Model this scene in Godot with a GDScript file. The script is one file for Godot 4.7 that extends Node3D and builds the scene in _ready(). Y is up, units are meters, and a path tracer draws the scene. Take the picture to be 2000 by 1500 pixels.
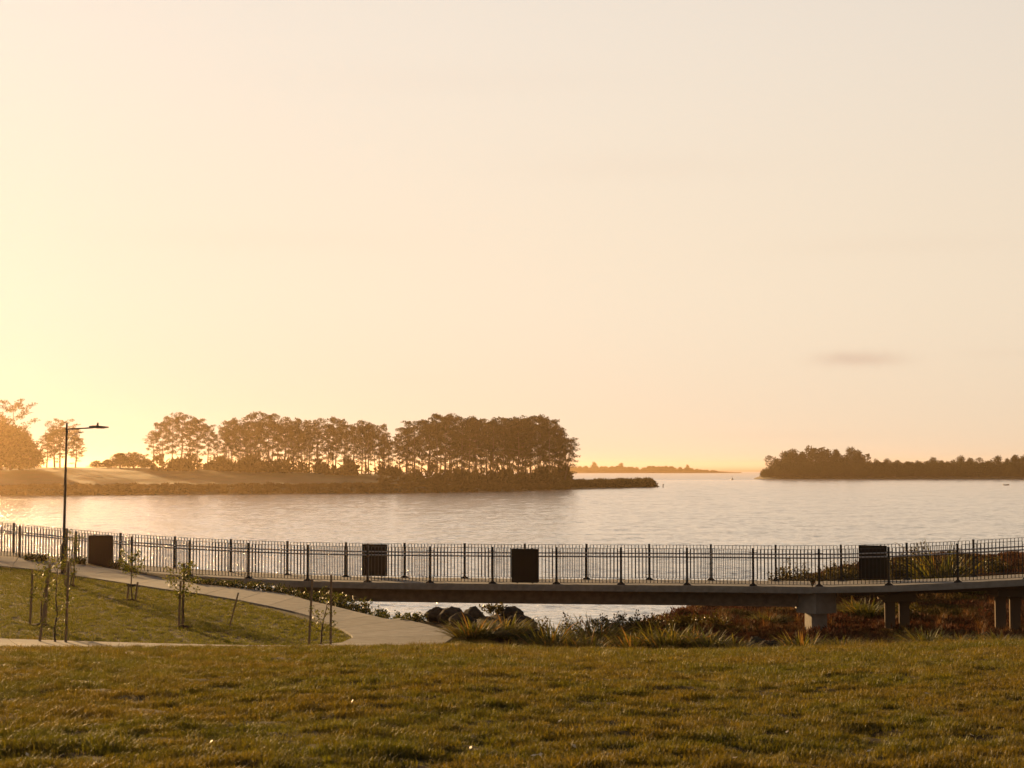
extends Node3D
# Waterside park at golden hour: lawn, curved concrete path, footbridge with bar railings, wooded spit and islands beyond.

const F := 3300.0            # focal length in photograph pixels (2000 x 1500)
const HORIZON := 917.0
const EYE := Vector3(0, 7.5, 0)
const HILL := 0.00181

var pitch := atan((HORIZON - 750.0) / F)
var M := {}
var used := {}
var shore := PackedVector2Array()
var path_outline := PackedVector2Array()
var hump := FastNoiseLite.new()

# ------------------------------------------------------------------ mesh collector
class MB:
	var v := PackedVector3Array()
	var n := PackedVector3Array()
	var c := PackedColorArray()
	var tint := Color.WHITE
	func tri(a: Vector3, b: Vector3, d: Vector3, na: Vector3, nb: Vector3, nd: Vector3) -> void:
		v.append(a); v.append(d); v.append(b)
		n.append(na); n.append(nd); n.append(nb)
		c.append(tint); c.append(tint); c.append(tint)
	func flat(a: Vector3, b: Vector3, d: Vector3) -> void:
		var m := (b - a).cross(d - a).normalized()
		tri(a, b, d, m, m, m)
	func quad(a: Vector3, b: Vector3, d: Vector3, e: Vector3) -> void:   # counter-clockwise seen from outside
		flat(a, b, d); flat(a, d, e)
	func box(t: Transform3D, s: Vector3) -> void:
		var h := s / 2.0
		var p := []
		for i in 8:
			p.append(t * Vector3(h.x if i & 1 else -h.x, h.y if i & 2 else -h.y, h.z if i & 4 else -h.z))
		quad(p[4], p[5], p[7], p[6]); quad(p[1], p[0], p[2], p[3])
		quad(p[5], p[1], p[3], p[7]); quad(p[0], p[4], p[6], p[2])
		quad(p[6], p[7], p[3], p[2]); quad(p[0], p[1], p[5], p[4])
	func bar(a: Vector3, b: Vector3, w: float, h: float) -> void:      # square bar from a to b, h measured upwards
		var d := b - a
		if d.length() < 1e-5:
			return
		var up := Vector3.UP if absf(d.normalized().y) < 0.95 else Vector3.FORWARD
		box(Transform3D(Basis.looking_at(d, up), (a + b) / 2.0), Vector3(w, h, d.length()))
	func tube(p: Array, r: Array, sides := 6, closed := true) -> void:
		var rings := []
		var side := Vector3.RIGHT
		for i in p.size():
			var d: Vector3 = (p[mini(i + 1, p.size() - 1)] - p[maxi(i - 1, 0)]).normalized()
			side = (side - d * side.dot(d))
			if side.length() < 0.05:
				side = d.cross(Vector3.FORWARD)
			side = side.normalized()
			var up := d.cross(side)
			var ring := []
			for k in sides:
				var a := TAU * k / sides
				ring.append(side * cos(a) + up * sin(a))
			rings.append(ring)
		for i in p.size() - 1:
			for k in sides:
				var j := (k + 1) % sides
				var a: Vector3 = p[i] + rings[i][k] * r[i]
				var b: Vector3 = p[i] + rings[i][j] * r[i]
				var d: Vector3 = p[i + 1] + rings[i + 1][j] * r[i + 1]
				var e: Vector3 = p[i + 1] + rings[i + 1][k] * r[i + 1]
				tri(a, b, d, rings[i][k], rings[i][j], rings[i + 1][j])
				tri(a, d, e, rings[i][k], rings[i + 1][j], rings[i + 1][k])
		if closed:
			var l := p.size() - 1
			for k in sides:
				var j := (k + 1) % sides
				flat(p[l], p[l] + rings[l][k] * r[l], p[l] + rings[l][j] * r[l])
				flat(p[0], p[0] + rings[0][j] * r[0], p[0] + rings[0][k] * r[0])
	func mesh(smooth := true, coloured := false) -> ArrayMesh:
		var a := []
		a.resize(Mesh.ARRAY_MAX)
		a[Mesh.ARRAY_VERTEX] = v
		if smooth:
			a[Mesh.ARRAY_NORMAL] = n
		if coloured:
			a[Mesh.ARRAY_COLOR] = c
		var m := ArrayMesh.new()
		m.add_surface_from_arrays(Mesh.PRIMITIVE_TRIANGLES, a)
		return m

# ------------------------------------------------------------------ small helpers
func rng(s: int) -> RandomNumberGenerator:
	var r := RandomNumberGenerator.new()
	r.seed = s
	return r

func lin(r: float, g: float, b: float) -> Color:
	return Color(r, g, b).linear_to_srgb()

func mat(called: String, c: Color, rough := 0.8, spec := 0.5) -> StandardMaterial3D:
	var m := StandardMaterial3D.new()
	m.resource_name = called
	m.albedo_color = c
	m.roughness = rough
	m.metallic_specular = spec
	m.cull_mode = BaseMaterial3D.CULL_DISABLED
	M[called] = m
	return m

func leafy(called: String, c: Color, back: Color, rough := 0.6) -> StandardMaterial3D:
	var m := mat(called, c, rough, 0.4)
	m.backlight_enabled = true
	m.backlight = back
	m.vertex_color_use_as_albedo = true
	return m

func numbered(called: String) -> String:
	var k: int = used.get(called, 0)
	used[called] = k + 1
	return called if k == 0 else "%s_%03d" % [called, k]

func tag(o: Node, label: String, category: String, group := "", kind := "") -> Node:
	if label: o.set_meta("label", label)
	if category: o.set_meta("category", category)
	if group: o.set_meta("group", group)
	if kind: o.set_meta("kind", kind)
	return o

func thing(called: String, where: Vector3, label: String, category: String, group := "") -> Node3D:
	var o := Node3D.new()
	o.name = numbered(called)
	add_child(o)
	o.position = where
	tag(o, label, category, group)
	return o

func part(called: String, mesh: Mesh, m: Material, parent: Node, where := Vector3.ZERO) -> MeshInstance3D:
	var o := MeshInstance3D.new()
	o.name = numbered(called) if parent == self else called
	o.mesh = mesh
	o.material_override = m
	o.position = where
	parent.add_child(o, true)
	return o

func noise_tex(freq: float, octaves: int, size: int, lo: Color, hi: Color, s := 1, kind := FastNoiseLite.TYPE_SIMPLEX_SMOOTH) -> NoiseTexture2D:
	var f := FastNoiseLite.new()
	f.seed = s
	f.noise_type = kind
	f.frequency = freq
	f.fractal_octaves = octaves
	var t := NoiseTexture2D.new()
	t.width = size; t.height = size
	t.seamless = true
	t.noise = f
	var g := Gradient.new()
	g.set_color(0, lo); g.set_color(1, hi)
	t.color_ramp = g
	return t

func triplanar(m: StandardMaterial3D, scale: float) -> void:
	m.uv1_triplanar = true
	m.uv1_world_triplanar = true
	m.uv1_scale = Vector3.ONE * scale

# A pixel of the photograph gives a direction; the distance comes from what it touches.
func ray(px: float, py: float) -> Vector3:
	var d := Vector3((px - 1000.0) / F, (750.0 - py) / F, -1.0)
	return d.rotated(Vector3.RIGHT, pitch)

func at(px: float, py: float, depth: float) -> Vector3:
	var d := ray(px, py)
	return EYE + d * (depth / -d.z)

func on_ground(px: float, py: float, from := 30.8) -> Vector3:
	var d := ray(px, py)
	d /= -d.z
	var depth := from
	while depth < 90.0:
		var p := EYE + d * depth
		if p.y <= ground_y(p.x, p.z):
			return Vector3(p.x, ground_y(p.x, p.z), p.z)
		depth += 0.05
	return EYE + d * depth

func on_level(px: float, py: float, y: float) -> Vector3:
	var d := ray(px, py)
	return EYE + d * ((y - EYE.y) / d.y)

# ------------------------------------------------------------------ the lie of the land
func table(t: Array, x: float) -> float:
	if x <= t[0][0]: return t[0][1]
	for i in range(1, t.size()):
		if x <= t[i][0]:
			var k: float = (x - t[i - 1][0]) / (t[i][0] - t[i - 1][0])
			return lerpf(t[i - 1][1], t[i][1], k)
	return t[-1][1]

const BROW := [[-30.0, 5.95], [-9.0, 5.94], [-4.0, 5.955], [-1.0, 5.985], [0.6, 5.93], [2.6, 5.9], [4.5, 5.925], [8.8, 6.075], [14.0, 6.2], [30.0, 6.4]]

func plateau(x: float) -> float:
	return 3.88 + 0.049 * maxf(0.0, -x - 4.0)

func inland(x: float, z: float) -> float:      # signed distance to the top of the bank, positive on land
	var p := Vector2(x, z)
	var best := 1e9
	var sgn := 1.0
	for i in shore.size() - 1:
		var a := shore[i]
		var b := shore[i + 1]
		var q := Geometry2D.get_closest_point_to_segment(p, a, b)
		var d := p.distance_to(q)
		if d < best - 1e-6:
			best = d
			sgn = signf((b - a).cross(p - a))
	return best * sgn

func ground_y(x: float, z: float, fine := true) -> float:
	var D := maxf(-z, 0.0)
	var brow := table(BROW, x)
	var hill := brow - HILL * D * D
	var side := smoothstep(-0.3, 1.4, x + (D - 36.0) * 0.02)
	var bed := 2.95 - 0.55 * smoothstep(38.0, 50.0, D)
	bed += smoothstep(56.0, 74.0, D) * smoothstep(6.0, 20.0, x) * 0.8 + smoothstep(8.0, 17.0, x) * 0.25 * smoothstep(36.0, 46.0, D)
	var base := lerpf(plateau(x), bed, side)
	var k := 0.22
	var h := clampf(0.5 + 0.5 * (hill - base) / k, 0.0, 1.0)
	var y := lerpf(base, hill, h) + k * h * (1.0 - h)
	if fine:
		var damp := lerpf(1.0, 0.35, smoothstep(29.0, 33.0, D) * smoothstep(0.5, -0.5, x))
		y += (hump.get_noise_2d(x * 9.0, z * 9.0) * 0.03 * smoothstep(6.0, 9.0, D) + hump.get_noise_2d(x * 2.0, z * 2.0) * 0.03) * damp
		if D < 33.0:
			y += hump.get_noise_2d(x * 36.0 + 7.0, z * 36.0) * 0.036 * smoothstep(33.0, 28.0, D)
	if D > 33.0:
		var d := inland(x, z)
		if d < 0.6:
			var out := 0.6 - d
			y -= minf(out * 1.1, out * 0.3 + 0.9) if out < 1.0 else 1.1 + (out - 1.0) * 0.75
			y = maxf(y, -1.6)
	return y

# ------------------------------------------------------------------ the bridge's alignment: photo x of each post, depth, height of the photo's post foot
const NEAR_POSTS := [[-190.0, 58.2, 1068.0], [-75.0, 57.7, 1082.0], [38.0, 57.2, 1094.0], [148.0, 56.7, 1106.0], [257.0, 56.3, 1116.0], [370.0, 55.8, 1124.0], [485.0, 55.3, 1130.0], [601.0, 54.8, 1134.5], [718.0, 54.4, 1137.0], [840.0, 54.0, 1138.5], [962.0, 53.6, 1140.0], [1087.0, 53.2, 1141.0], [1213.0, 52.8, 1142.0], [1342.0, 52.5, 1143.0], [1471.0, 52.2, 1144.5], [1600.0, 51.9, 1146.0], [1736.0, 51.3, 1143.5], [1871.0, 50.6, 1138.0], [2006.0, 50.0, 1131.0], [2148.0, 49.3, 1122.0], [2290.0, 48.6, 1112.0]]
const FAR_POSTS := [-180.0, -75.0, 30.0, 133.0, 238.0, 344.0, 453.0, 563.0, 677.0, 791.0, 908.0, 1025.0, 1145.0, 1267.0, 1387.0, 1513.0, 1640.0, 1768.0, 1898.0, 2030.0, 2165.0, 2300.0]
const BRIDGE_WIDTH := 2.45
var near_line := []      # post feet, lawn side
var far_line := []       # post feet, water side

func lay_out() -> void:
	hump.seed = 5
	hump.frequency = 0.06
	hump.fractal_octaves = 3
	var dt := []
	var yt := []
	for p in NEAR_POSTS:
		var w := at(p[0], p[2], p[1])
		near_line.append(w)
		dt.append([p[0], p[1]])
		yt.append([p[0], w.y])
	for px in FAR_POSTS:
		var d := table(dt, px) + BRIDGE_WIDTH
		var x: float = (px - 1000.0) / F * d
		far_line.append(Vector3(x, table(yt, px), -d))
	for q in [[-400, -110], [-60, -66], [-19, -60.6], [-15.2, -58.6], [-12.2, -55.3], [-9.2, -52.6], [-6.3, -48.8], [-4.6, -45.8], [-3.2, -43.2], [-2.3, -41.4], [-1.7, -41.6], [-0.9, -43.4], [0.2, -46.0], [2.0, -51.0], [4.4, -57.5], [7.2, -66.0], [11.0, -72.0], [18.0, -78.0], [30.0, -82.0], [80.0, -96.0], [400, -140]]:
		shore.append(Vector2(q[0], q[1]))

# ------------------------------------------------------------------ sky, light, camera
const SUN_AZ := -29.5
const SUN_EL := 8.5
const SKY_LEVEL := 0.36      # the picture is exposed up by the inverse

func sun_dir() -> Vector3:
	var a := deg_to_rad(SUN_AZ)
	var e := deg_to_rad(SUN_EL)
	return Vector3(sin(a) * cos(e), sin(e), -cos(a) * cos(e))

func sky_color(dir: Vector3, sd: Vector3) -> Color:
	var e := maxf(dir.y, 0.0)
	var ang := rad_to_deg(acos(clampf(dir.dot(sd), -1.0, 1.0)))
	var low := Vector3(0.93, 0.735, 0.53)
	var mid := Vector3(0.955, 0.795, 0.605)
	var upper := Vector3(0.89, 0.783, 0.665)
	var high := Vector3(0.235, 0.225, 0.23)
	var c := low.lerp(mid, smoothstep(0.0, 0.11, e)).lerp(upper, smoothstep(0.09, 0.30, e)).lerp(high, smoothstep(0.22, 0.85, e))
	c *= lerpf(1.0, 0.27, smoothstep(22.0, 140.0, ang))
	c += Vector3(0.05, 0.05, 0.045) * exp(-ang * ang / 420.0)
	return Color(c.x, c.y, c.z) * SKY_LEVEL

func make_sky() -> Sky:
	var w := 2048
	var h := 1024
	var sd := sun_dir()
	var im := Image.create_empty(w, h, false, Image.FORMAT_RGBF)
	im.fill(Color(0.22, 0.18, 0.13) * SKY_LEVEL)
	for y in h / 2 + 2:
		var el := PI * (0.5 - (y + 0.5) / h)
		var prev := Color.BLACK
		for xb in range(0, w + 4, 4):
			var c := sky_color(panorama_dir((xb + 0.5) / w, el), sd)
			if xb > 0:
				for k in 4:
					var x := xb - 4 + k
					if x < w:
						im.set_pixel(x, y, prev.lerp(c, k / 4.0))
			prev = c
	# one thin bar of cloud over the islands, and fainter wisps beside it
	for b in [[1682.0, 704.0, 82.0, 13.0, 0.17], [1640.0, 697.0, 50.0, 6.0, 0.06], [1950.0, 690.0, 80.0, 6.0, 0.03], [1560.0, 850.0, 200.0, 5.0, 0.025], [800.0, 742.0, 120.0, 6.0, 0.012], [1250.0, 330.0, 260.0, 30.0, 0.018], [520.0, 470.0, 300.0, 26.0, 0.015], [1750.0, 480.0, 240.0, 18.0, 0.02], [900.0, 160.0, 340.0, 34.0, 0.014]]:
		var d := ray(b[0], b[1]).normalized()
		var uv := panorama_uv(d)
		var pw: float = b[2] / F / TAU * w
		var ph: float = b[3] / F / PI * h
		for y in range(int(uv.y * h - ph * 3), int(uv.y * h + ph * 3) + 2):
			for x in range(int(uv.x * w - pw * 2.5), int(uv.x * w + pw * 2.5) + 1):
				var q := Vector2((x + 0.5 - uv.x * w) / pw, (y + 0.5 - uv.y * h) / ph)
				q.y += hump.get_noise_2d(x * 6.0, 0.0) * 0.5
				var k: float = exp(-pow(absf(q.x), 2.6) - (pow(absf(q.y), 2.0)) * (2.2 if q.y > 0 else 1.0)) * b[4]
				var c := im.get_pixel(posmod(x, w), y)
				im.set_pixel(posmod(x, w), y, c.lerp(Color(0.50, 0.28, 0.20) * SKY_LEVEL, k * 2.0))
	var s := Sky.new()
	var m := PanoramaSkyMaterial.new()
	m.panorama = ImageTexture.create_from_image(im)
	s.sky_material = m
	return s

# Godot's panorama: the edge of the picture is -z
func panorama_dir(u: float, el: float) -> Vector3:
	var a := u * TAU
	return Vector3(sin(a) * cos(el), sin(el), -cos(a) * cos(el))

func panorama_uv(d: Vector3) -> Vector2:
	return Vector2(fposmod(atan2(d.x, -d.z) / TAU, 1.0), 0.5 - asin(d.y) / PI)

func light_and_camera() -> void:
	var cam := Camera3D.new()
	cam.name = "camera"
	add_child(cam)
	cam.position = EYE
	cam.rotation.x = pitch
	var lens := CameraAttributesPhysical.new()
	lens.frustum_focal_length = 12.0 / (750.0 / F)
	lens.frustum_focus_distance = 62.0
	lens.frustum_near = 0.1
	lens.frustum_far = 20000.0
	lens.exposure_aperture = 6.3
	cam.attributes = lens
	cam.fov = rad_to_deg(2.0 * atan(750.0 / F))
	cam.near = 0.1
	cam.far = 20000.0
	cam.current = true
	var we := WorldEnvironment.new()
	we.name = "world_environment"
	var e := Environment.new()
	e.background_mode = Environment.BG_SKY
	e.sky = make_sky()
	e.tonemap_mode = Environment.TONE_MAPPER_LINEAR
	e.tonemap_exposure = 1.0 / SKY_LEVEL
	e.sdfgi_enabled = true
	e.ssao_enabled = true
	e.ssil_enabled = true
	e.volumetric_fog_enabled = true
	e.volumetric_fog_density = 0.00009
	e.volumetric_fog_albedo = lin(1.0, 0.68, 0.37)
	e.volumetric_fog_anisotropy = 0.79
	we.environment = e
	add_child(we)
	var sun := DirectionalLight3D.new()
	sun.name = "sun"
	add_child(sun)
	sun.look_at_from_position(Vector3.ZERO, -sun_dir(), Vector3.UP)
	sun.light_color = lin(1.0, 0.62, 0.27)
	sun.light_energy = 1.5
	sun.light_angular_distance = 0.8
	sun.shadow_enabled = true

# ------------------------------------------------------------------ materials
func materials() -> void:
	var m := mat("concrete", lin(0.32, 0.30, 0.275), 0.9, 0.25)
	m.albedo_texture = noise_tex(0.02, 5, 512, Color(0.82, 0.82, 0.82), Color.WHITE, 3)
	triplanar(m, 0.35)
	m = mat("path_concrete", lin(0.20, 0.194, 0.188), 0.9, 0.2)
	m.albedo_texture = noise_tex(0.015, 5, 512, Color(0.84, 0.83, 0.82), Color.WHITE, 4)
	triplanar(m, 0.3)
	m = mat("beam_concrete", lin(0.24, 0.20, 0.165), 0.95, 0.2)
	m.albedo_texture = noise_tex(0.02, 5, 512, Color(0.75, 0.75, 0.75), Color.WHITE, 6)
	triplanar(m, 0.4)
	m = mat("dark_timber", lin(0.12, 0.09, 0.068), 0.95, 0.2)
	m = mat("black_steel", lin(0.011, 0.0105, 0.012), 0.45)
	m = mat("steel_tube", lin(0.42, 0.41, 0.42), 0.35)
	m.metallic = 0.9
	m = mat("board_back", lin(0.010, 0.009, 0.0085), 0.6, 0.3)
	m = mat("stake_timber", lin(0.20, 0.135, 0.09), 0.85)
	m = mat("bark", lin(0.06, 0.042, 0.03), 0.9)
	m = mat("tie", lin(0.03, 0.03, 0.03), 0.8)
	m = mat("mulch", lin(0.035, 0.022, 0.014), 1.0, 0.1)
	m = mat("rock", lin(0.06, 0.051, 0.044), 1.0, 0.2)
	m.albedo_texture = noise_tex(0.03, 5, 512, Color(0.55, 0.55, 0.55), Color.WHITE, 8)
	triplanar(m, 0.7)
	m = mat("ground", Color.WHITE, 1.0, 0.15)
	m.vertex_color_use_as_albedo = true
	m.albedo_texture = noise_tex(0.03, 6, 1024, Color(0.45, 0.45, 0.45), Color.WHITE, 9)
	triplanar(m, 0.35)
	m = mat("field", Color.WHITE, 0.95)
	m.vertex_color_use_as_albedo = true
	m = mat("water", lin(0.07, 0.065, 0.055), 0.2, 1.0)
	var f := FastNoiseLite.new()
	f.seed = 21
	f.noise_type = FastNoiseLite.TYPE_SIMPLEX_SMOOTH
	f.frequency = 0.02
	f.fractal_octaves = 5
	f.fractal_gain = 0.55
	var t := NoiseTexture2D.new()
	t.width = 2048; t.height = 2048
	t.seamless = true
	t.as_normal_map = true
	t.bump_strength = 8.0
	t.noise = f
	m.normal_enabled = true
	m.normal_texture = t
	m.normal_scale = 3.0
	m.clearcoat_enabled = true
	m.clearcoat = 1.0
	m.clearcoat_roughness = 0.15
	m.uv1_triplanar = true
	m.uv1_world_triplanar = true
	m.uv1_scale = Vector3(1.0 / 60.0, 1.0 / 60.0, 1.0 / 45.0)
	var open: StandardMaterial3D = m.duplicate()
	open.resource_name = "open_water"
	open.clearcoat_roughness = 0.35
	M["open_water"] = open
	leafy("grass", Color.WHITE, lin(0.95, 0.9, 0.42), 0.6)
	leafy("flax", Color.WHITE, lin(0.95, 0.85, 0.38), 0.6)
	leafy("leaves", Color.WHITE, lin(0.9, 0.85, 0.4), 0.5)
	M.leaves.metallic_specular = 0.3
	leafy("pine_needles", Color.WHITE, lin(0.12, 0.12, 0.07), 0.9)
	M.pine_needles.metallic_specular = 0.15
	leafy("scrub", Color.WHITE, lin(0.3, 0.27, 0.18), 0.9)
	M.scrub.metallic_specular = 0.15
	m = mat("hull", lin(0.05, 0.04, 0.035), 0.5)
	m = mat("buoy_white", lin(0.7, 0.68, 0.64), 0.5)
	m = mat("petal", lin(0.6, 0.5, 0.38), 0.7)
	m = mat("luminaire", lin(0.10, 0.10, 0.105), 0.4)
	m = mat("lens_glass", lin(0.4, 0.4, 0.38), 0.2)

# ------------------------------------------------------------------ ground and water
func ground_tint(x: float, z: float) -> Color:
	var D := -z
	var bed := smoothstep(-1.2, 0.4, x + (D - 36.0) * 0.02) * smoothstep(30.5, 33.0, D)
	var off := inland(x, z) if D > 33.0 else 10.0
	bed = maxf(bed, smoothstep(0.9, 0.2, off))
	var q := hump.get_noise_2d(x * 3.0 + 40.0, z * 3.0)
	var lawn := Color(0.05, 0.03, 0.014).lerp(Color(0.04, 0.032, 0.012), clampf(0.5 + q * 1.5, 0, 1))
	var soil := Color(0.10, 0.045, 0.03).lerp(Color(0.06, 0.042, 0.03), clampf(0.5 + q * 1.8, 0, 1))
	return lawn.lerp(soil, bed)

func land_grid(x0: float, z0: float, cell: float, nx: int, nz: int, hole: Rect2) -> ArrayMesh:
	var pts := PackedVector3Array()
	var tints := PackedColorArray()
	for j in nz + 1:
		for i in nx + 1:
			var x := x0 + i * cell
			var z := z0 - j * cell
			pts.append(Vector3(x, ground_y(x, z), z))
			tints.append(ground_tint(x, z))
	var nor := PackedVector3Array()
	for j in nz + 1:
		for i in nx + 1:
			var l := pts[j * (nx + 1) + maxi(i - 1, 0)]
			var r := pts[j * (nx + 1) + mini(i + 1, nx)]
			var u := pts[maxi(j - 1, 0) * (nx + 1) + i]
			var d := pts[mini(j + 1, nz) * (nx + 1) + i]
			nor.append((u - d).cross(r - l).normalized())
	var idx := PackedInt32Array()
	for j in nz:
		for i in nx:
			var a := j * (nx + 1) + i
			var b := a + 1
			var c := a + nx + 1
			var d := c + 1
			if hole.has_point(Vector2(pts[a].x, pts[a].z)) and hole.has_point(Vector2(pts[d].x, pts[d].z)): continue
			for q in [a, c, b, b, c, d]:
				idx.append(q)
	var arr := []
	arr.resize(Mesh.ARRAY_MAX)
	arr[Mesh.ARRAY_VERTEX] = pts
	arr[Mesh.ARRAY_NORMAL] = nor
	arr[Mesh.ARRAY_COLOR] = tints
	arr[Mesh.ARRAY_INDEX] = idx
	var am := ArrayMesh.new()
	am.add_surface_from_arrays(Mesh.PRIMITIVE_TRIANGLES, arr)
	return am

func make_ground() -> void:
	var x0 := -28.0
	var z0 := 6.0
	var cell := 0.4
	var nx := 140
	var nz := 250
	part("ground", land_grid(x0, z0, cell, nx, nz, Rect2(-13.3, -31.2, 26.6, 26.2)), M.ground, self).set_meta("kind", "structure")
	part("lawn", land_grid(-13.4, -4.9, 0.13, 207, 203, Rect2()), M.ground, self).set_meta("kind", "structure")
	# the park goes on behind and beside the camera
	var o := MB.new()
	o.tint = Color(0.07, 0.058, 0.022)
	var rows := [6.0, 30.0, 100.0, 300.0]
	for i in 3:
		o.quad(Vector3(-300, 5.85, rows[i]), Vector3(-300, 5.85, rows[i + 1]), Vector3(300, 5.85, rows[i + 1]), Vector3(300, 5.85, rows[i]))
	for s in [-1.0, 1.0]:
		var xe := x0 + 0.05 if s < 0 else x0 + nx * cell - 0.05
		for j in 12:
			var za := z0 - j * 8.3
			var zb := z0 - (j + 1) * 8.3
			var p := Vector3(xe, ground_y(xe, za) - 0.02, za)
			var q := Vector3(xe, ground_y(xe, zb) - 0.02, zb)
			var p2 := Vector3(s * 300.0, ground_y(xe, za) - 0.02, za)
			var q2 := Vector3(s * 300.0, ground_y(xe, zb) - 0.02, zb)
			if s > 0: o.quad(p, p2, q2, q)
			else: o.quad(p2, p, q, q2)
	var land := part("parkland", o.mesh(true, true), M.ground, self)
	land.set_meta("kind", "structure")
	var w := MB.new()
	w.quad(Vector3(-4000, -0.14, -30), Vector3(4000, -0.14, -30), Vector3(4000, -0.14, -6200), Vector3(-4000, -0.14, -6200))
	var wm := part("water", w.mesh(), M.open_water, self)
	wm.set_meta("kind", "structure")
	part("rippled_water", ripples(), M.water, self).set_meta("kind", "structure")

# wind ripples near the shore as real waves, dying out with distance
func ripples() -> ArrayMesh:
	var f := FastNoiseLite.new()
	f.seed = 70
	f.noise_type = FastNoiseLite.TYPE_SIMPLEX
	f.frequency = 0.8
	f.fractal_octaves = 3
	f.fractal_gain = 0.55
	var pts := PackedVector3Array()
	var rows := 0
	var n := 300
	var D := 42.0
	while D < 1260.0:
		# farther out only the longer waves are told apart
		var k := 1.0 / (1.0 + maxf(0.0, D - 130.0) / 170.0)
		var g := D if D < 130.0 else 130.0 - 170.0 * log(k)
		var tall := 0.062 / pow(k, 0.5) * smoothstep(1260.0, 900.0, D)
		var rest := -0.13 * smoothstep(900.0, 1260.0, D)
		for i in n + 1:
			var u := lerpf(-0.37, 0.37, float(i) / n)
			var x := u * D
			var gust := 0.85 + 0.8 * hump.get_noise_2d(x * 1.6 * sqrt(k) + 300.0, g * 2.6)
			var y := f.get_noise_2d(x * k * 0.75 + g * 0.12, g * 1.25) * tall * gust + rest
			pts.append(Vector3(x, lerpf(-0.13, y, smoothstep(0.37, 0.345, absf(u))), -D))
		rows += 1
		D += 0.34 if D < 130.0 else 0.45 / k
	var nor := PackedVector3Array()
	for j in rows:
		for i in n + 1:
			var l := pts[j * (n + 1) + maxi(i - 1, 0)]
			var r := pts[j * (n + 1) + mini(i + 1, n)]
			var u := pts[maxi(j - 1, 0) * (n + 1) + i]
			var d := pts[mini(j + 1, rows - 1) * (n + 1) + i]
			nor.append((u - d).cross(r - l).normalized())
	var idx := PackedInt32Array()
	for j in rows - 1:
		for i in n:
			var a := j * (n + 1) + i
			var c := a + n + 1
			idx.append_array(PackedInt32Array([a, c, a + 1, a + 1, c, c + 1]))
	var arr := []
	arr.resize(Mesh.ARRAY_MAX)
	arr[Mesh.ARRAY_VERTEX] = pts
	arr[Mesh.ARRAY_NORMAL] = nor
	arr[Mesh.ARRAY_INDEX] = idx
	var am := ArrayMesh.new()
	am.add_surface_from_arrays(Mesh.PRIMITIVE_TRIANGLES, arr)
	print("ripple verts ", pts.size())
	return am

# ------------------------------------------------------------------ the path
const PATH_FAR := [[-260, 1058], [-120, 1074], [0, 1087], [110, 1100], [200, 1111], [290, 1127], [380, 1143], [470, 1152], [560, 1163], [640, 1178], [720, 1196], [790, 1213], [840, 1225], [890, 1245]]
const PATH_NEAR := [[-260, 1080], [-120, 1095], [0, 1108], [60, 1114], [140, 1126], [220, 1138], [330, 1155], [420, 1167], [500, 1182], [570, 1197], [625, 1213], [662, 1230], [684, 1242], [690, 1249]]

func plat_point(px: float, py: float) -> Vector2:
	var y := 3.95
	var p := Vector3.ZERO
	for i in 10:
		p = on_level(px, py, y)
		y = plateau(p.x)
	return Vector2(p.x, p.z)

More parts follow.
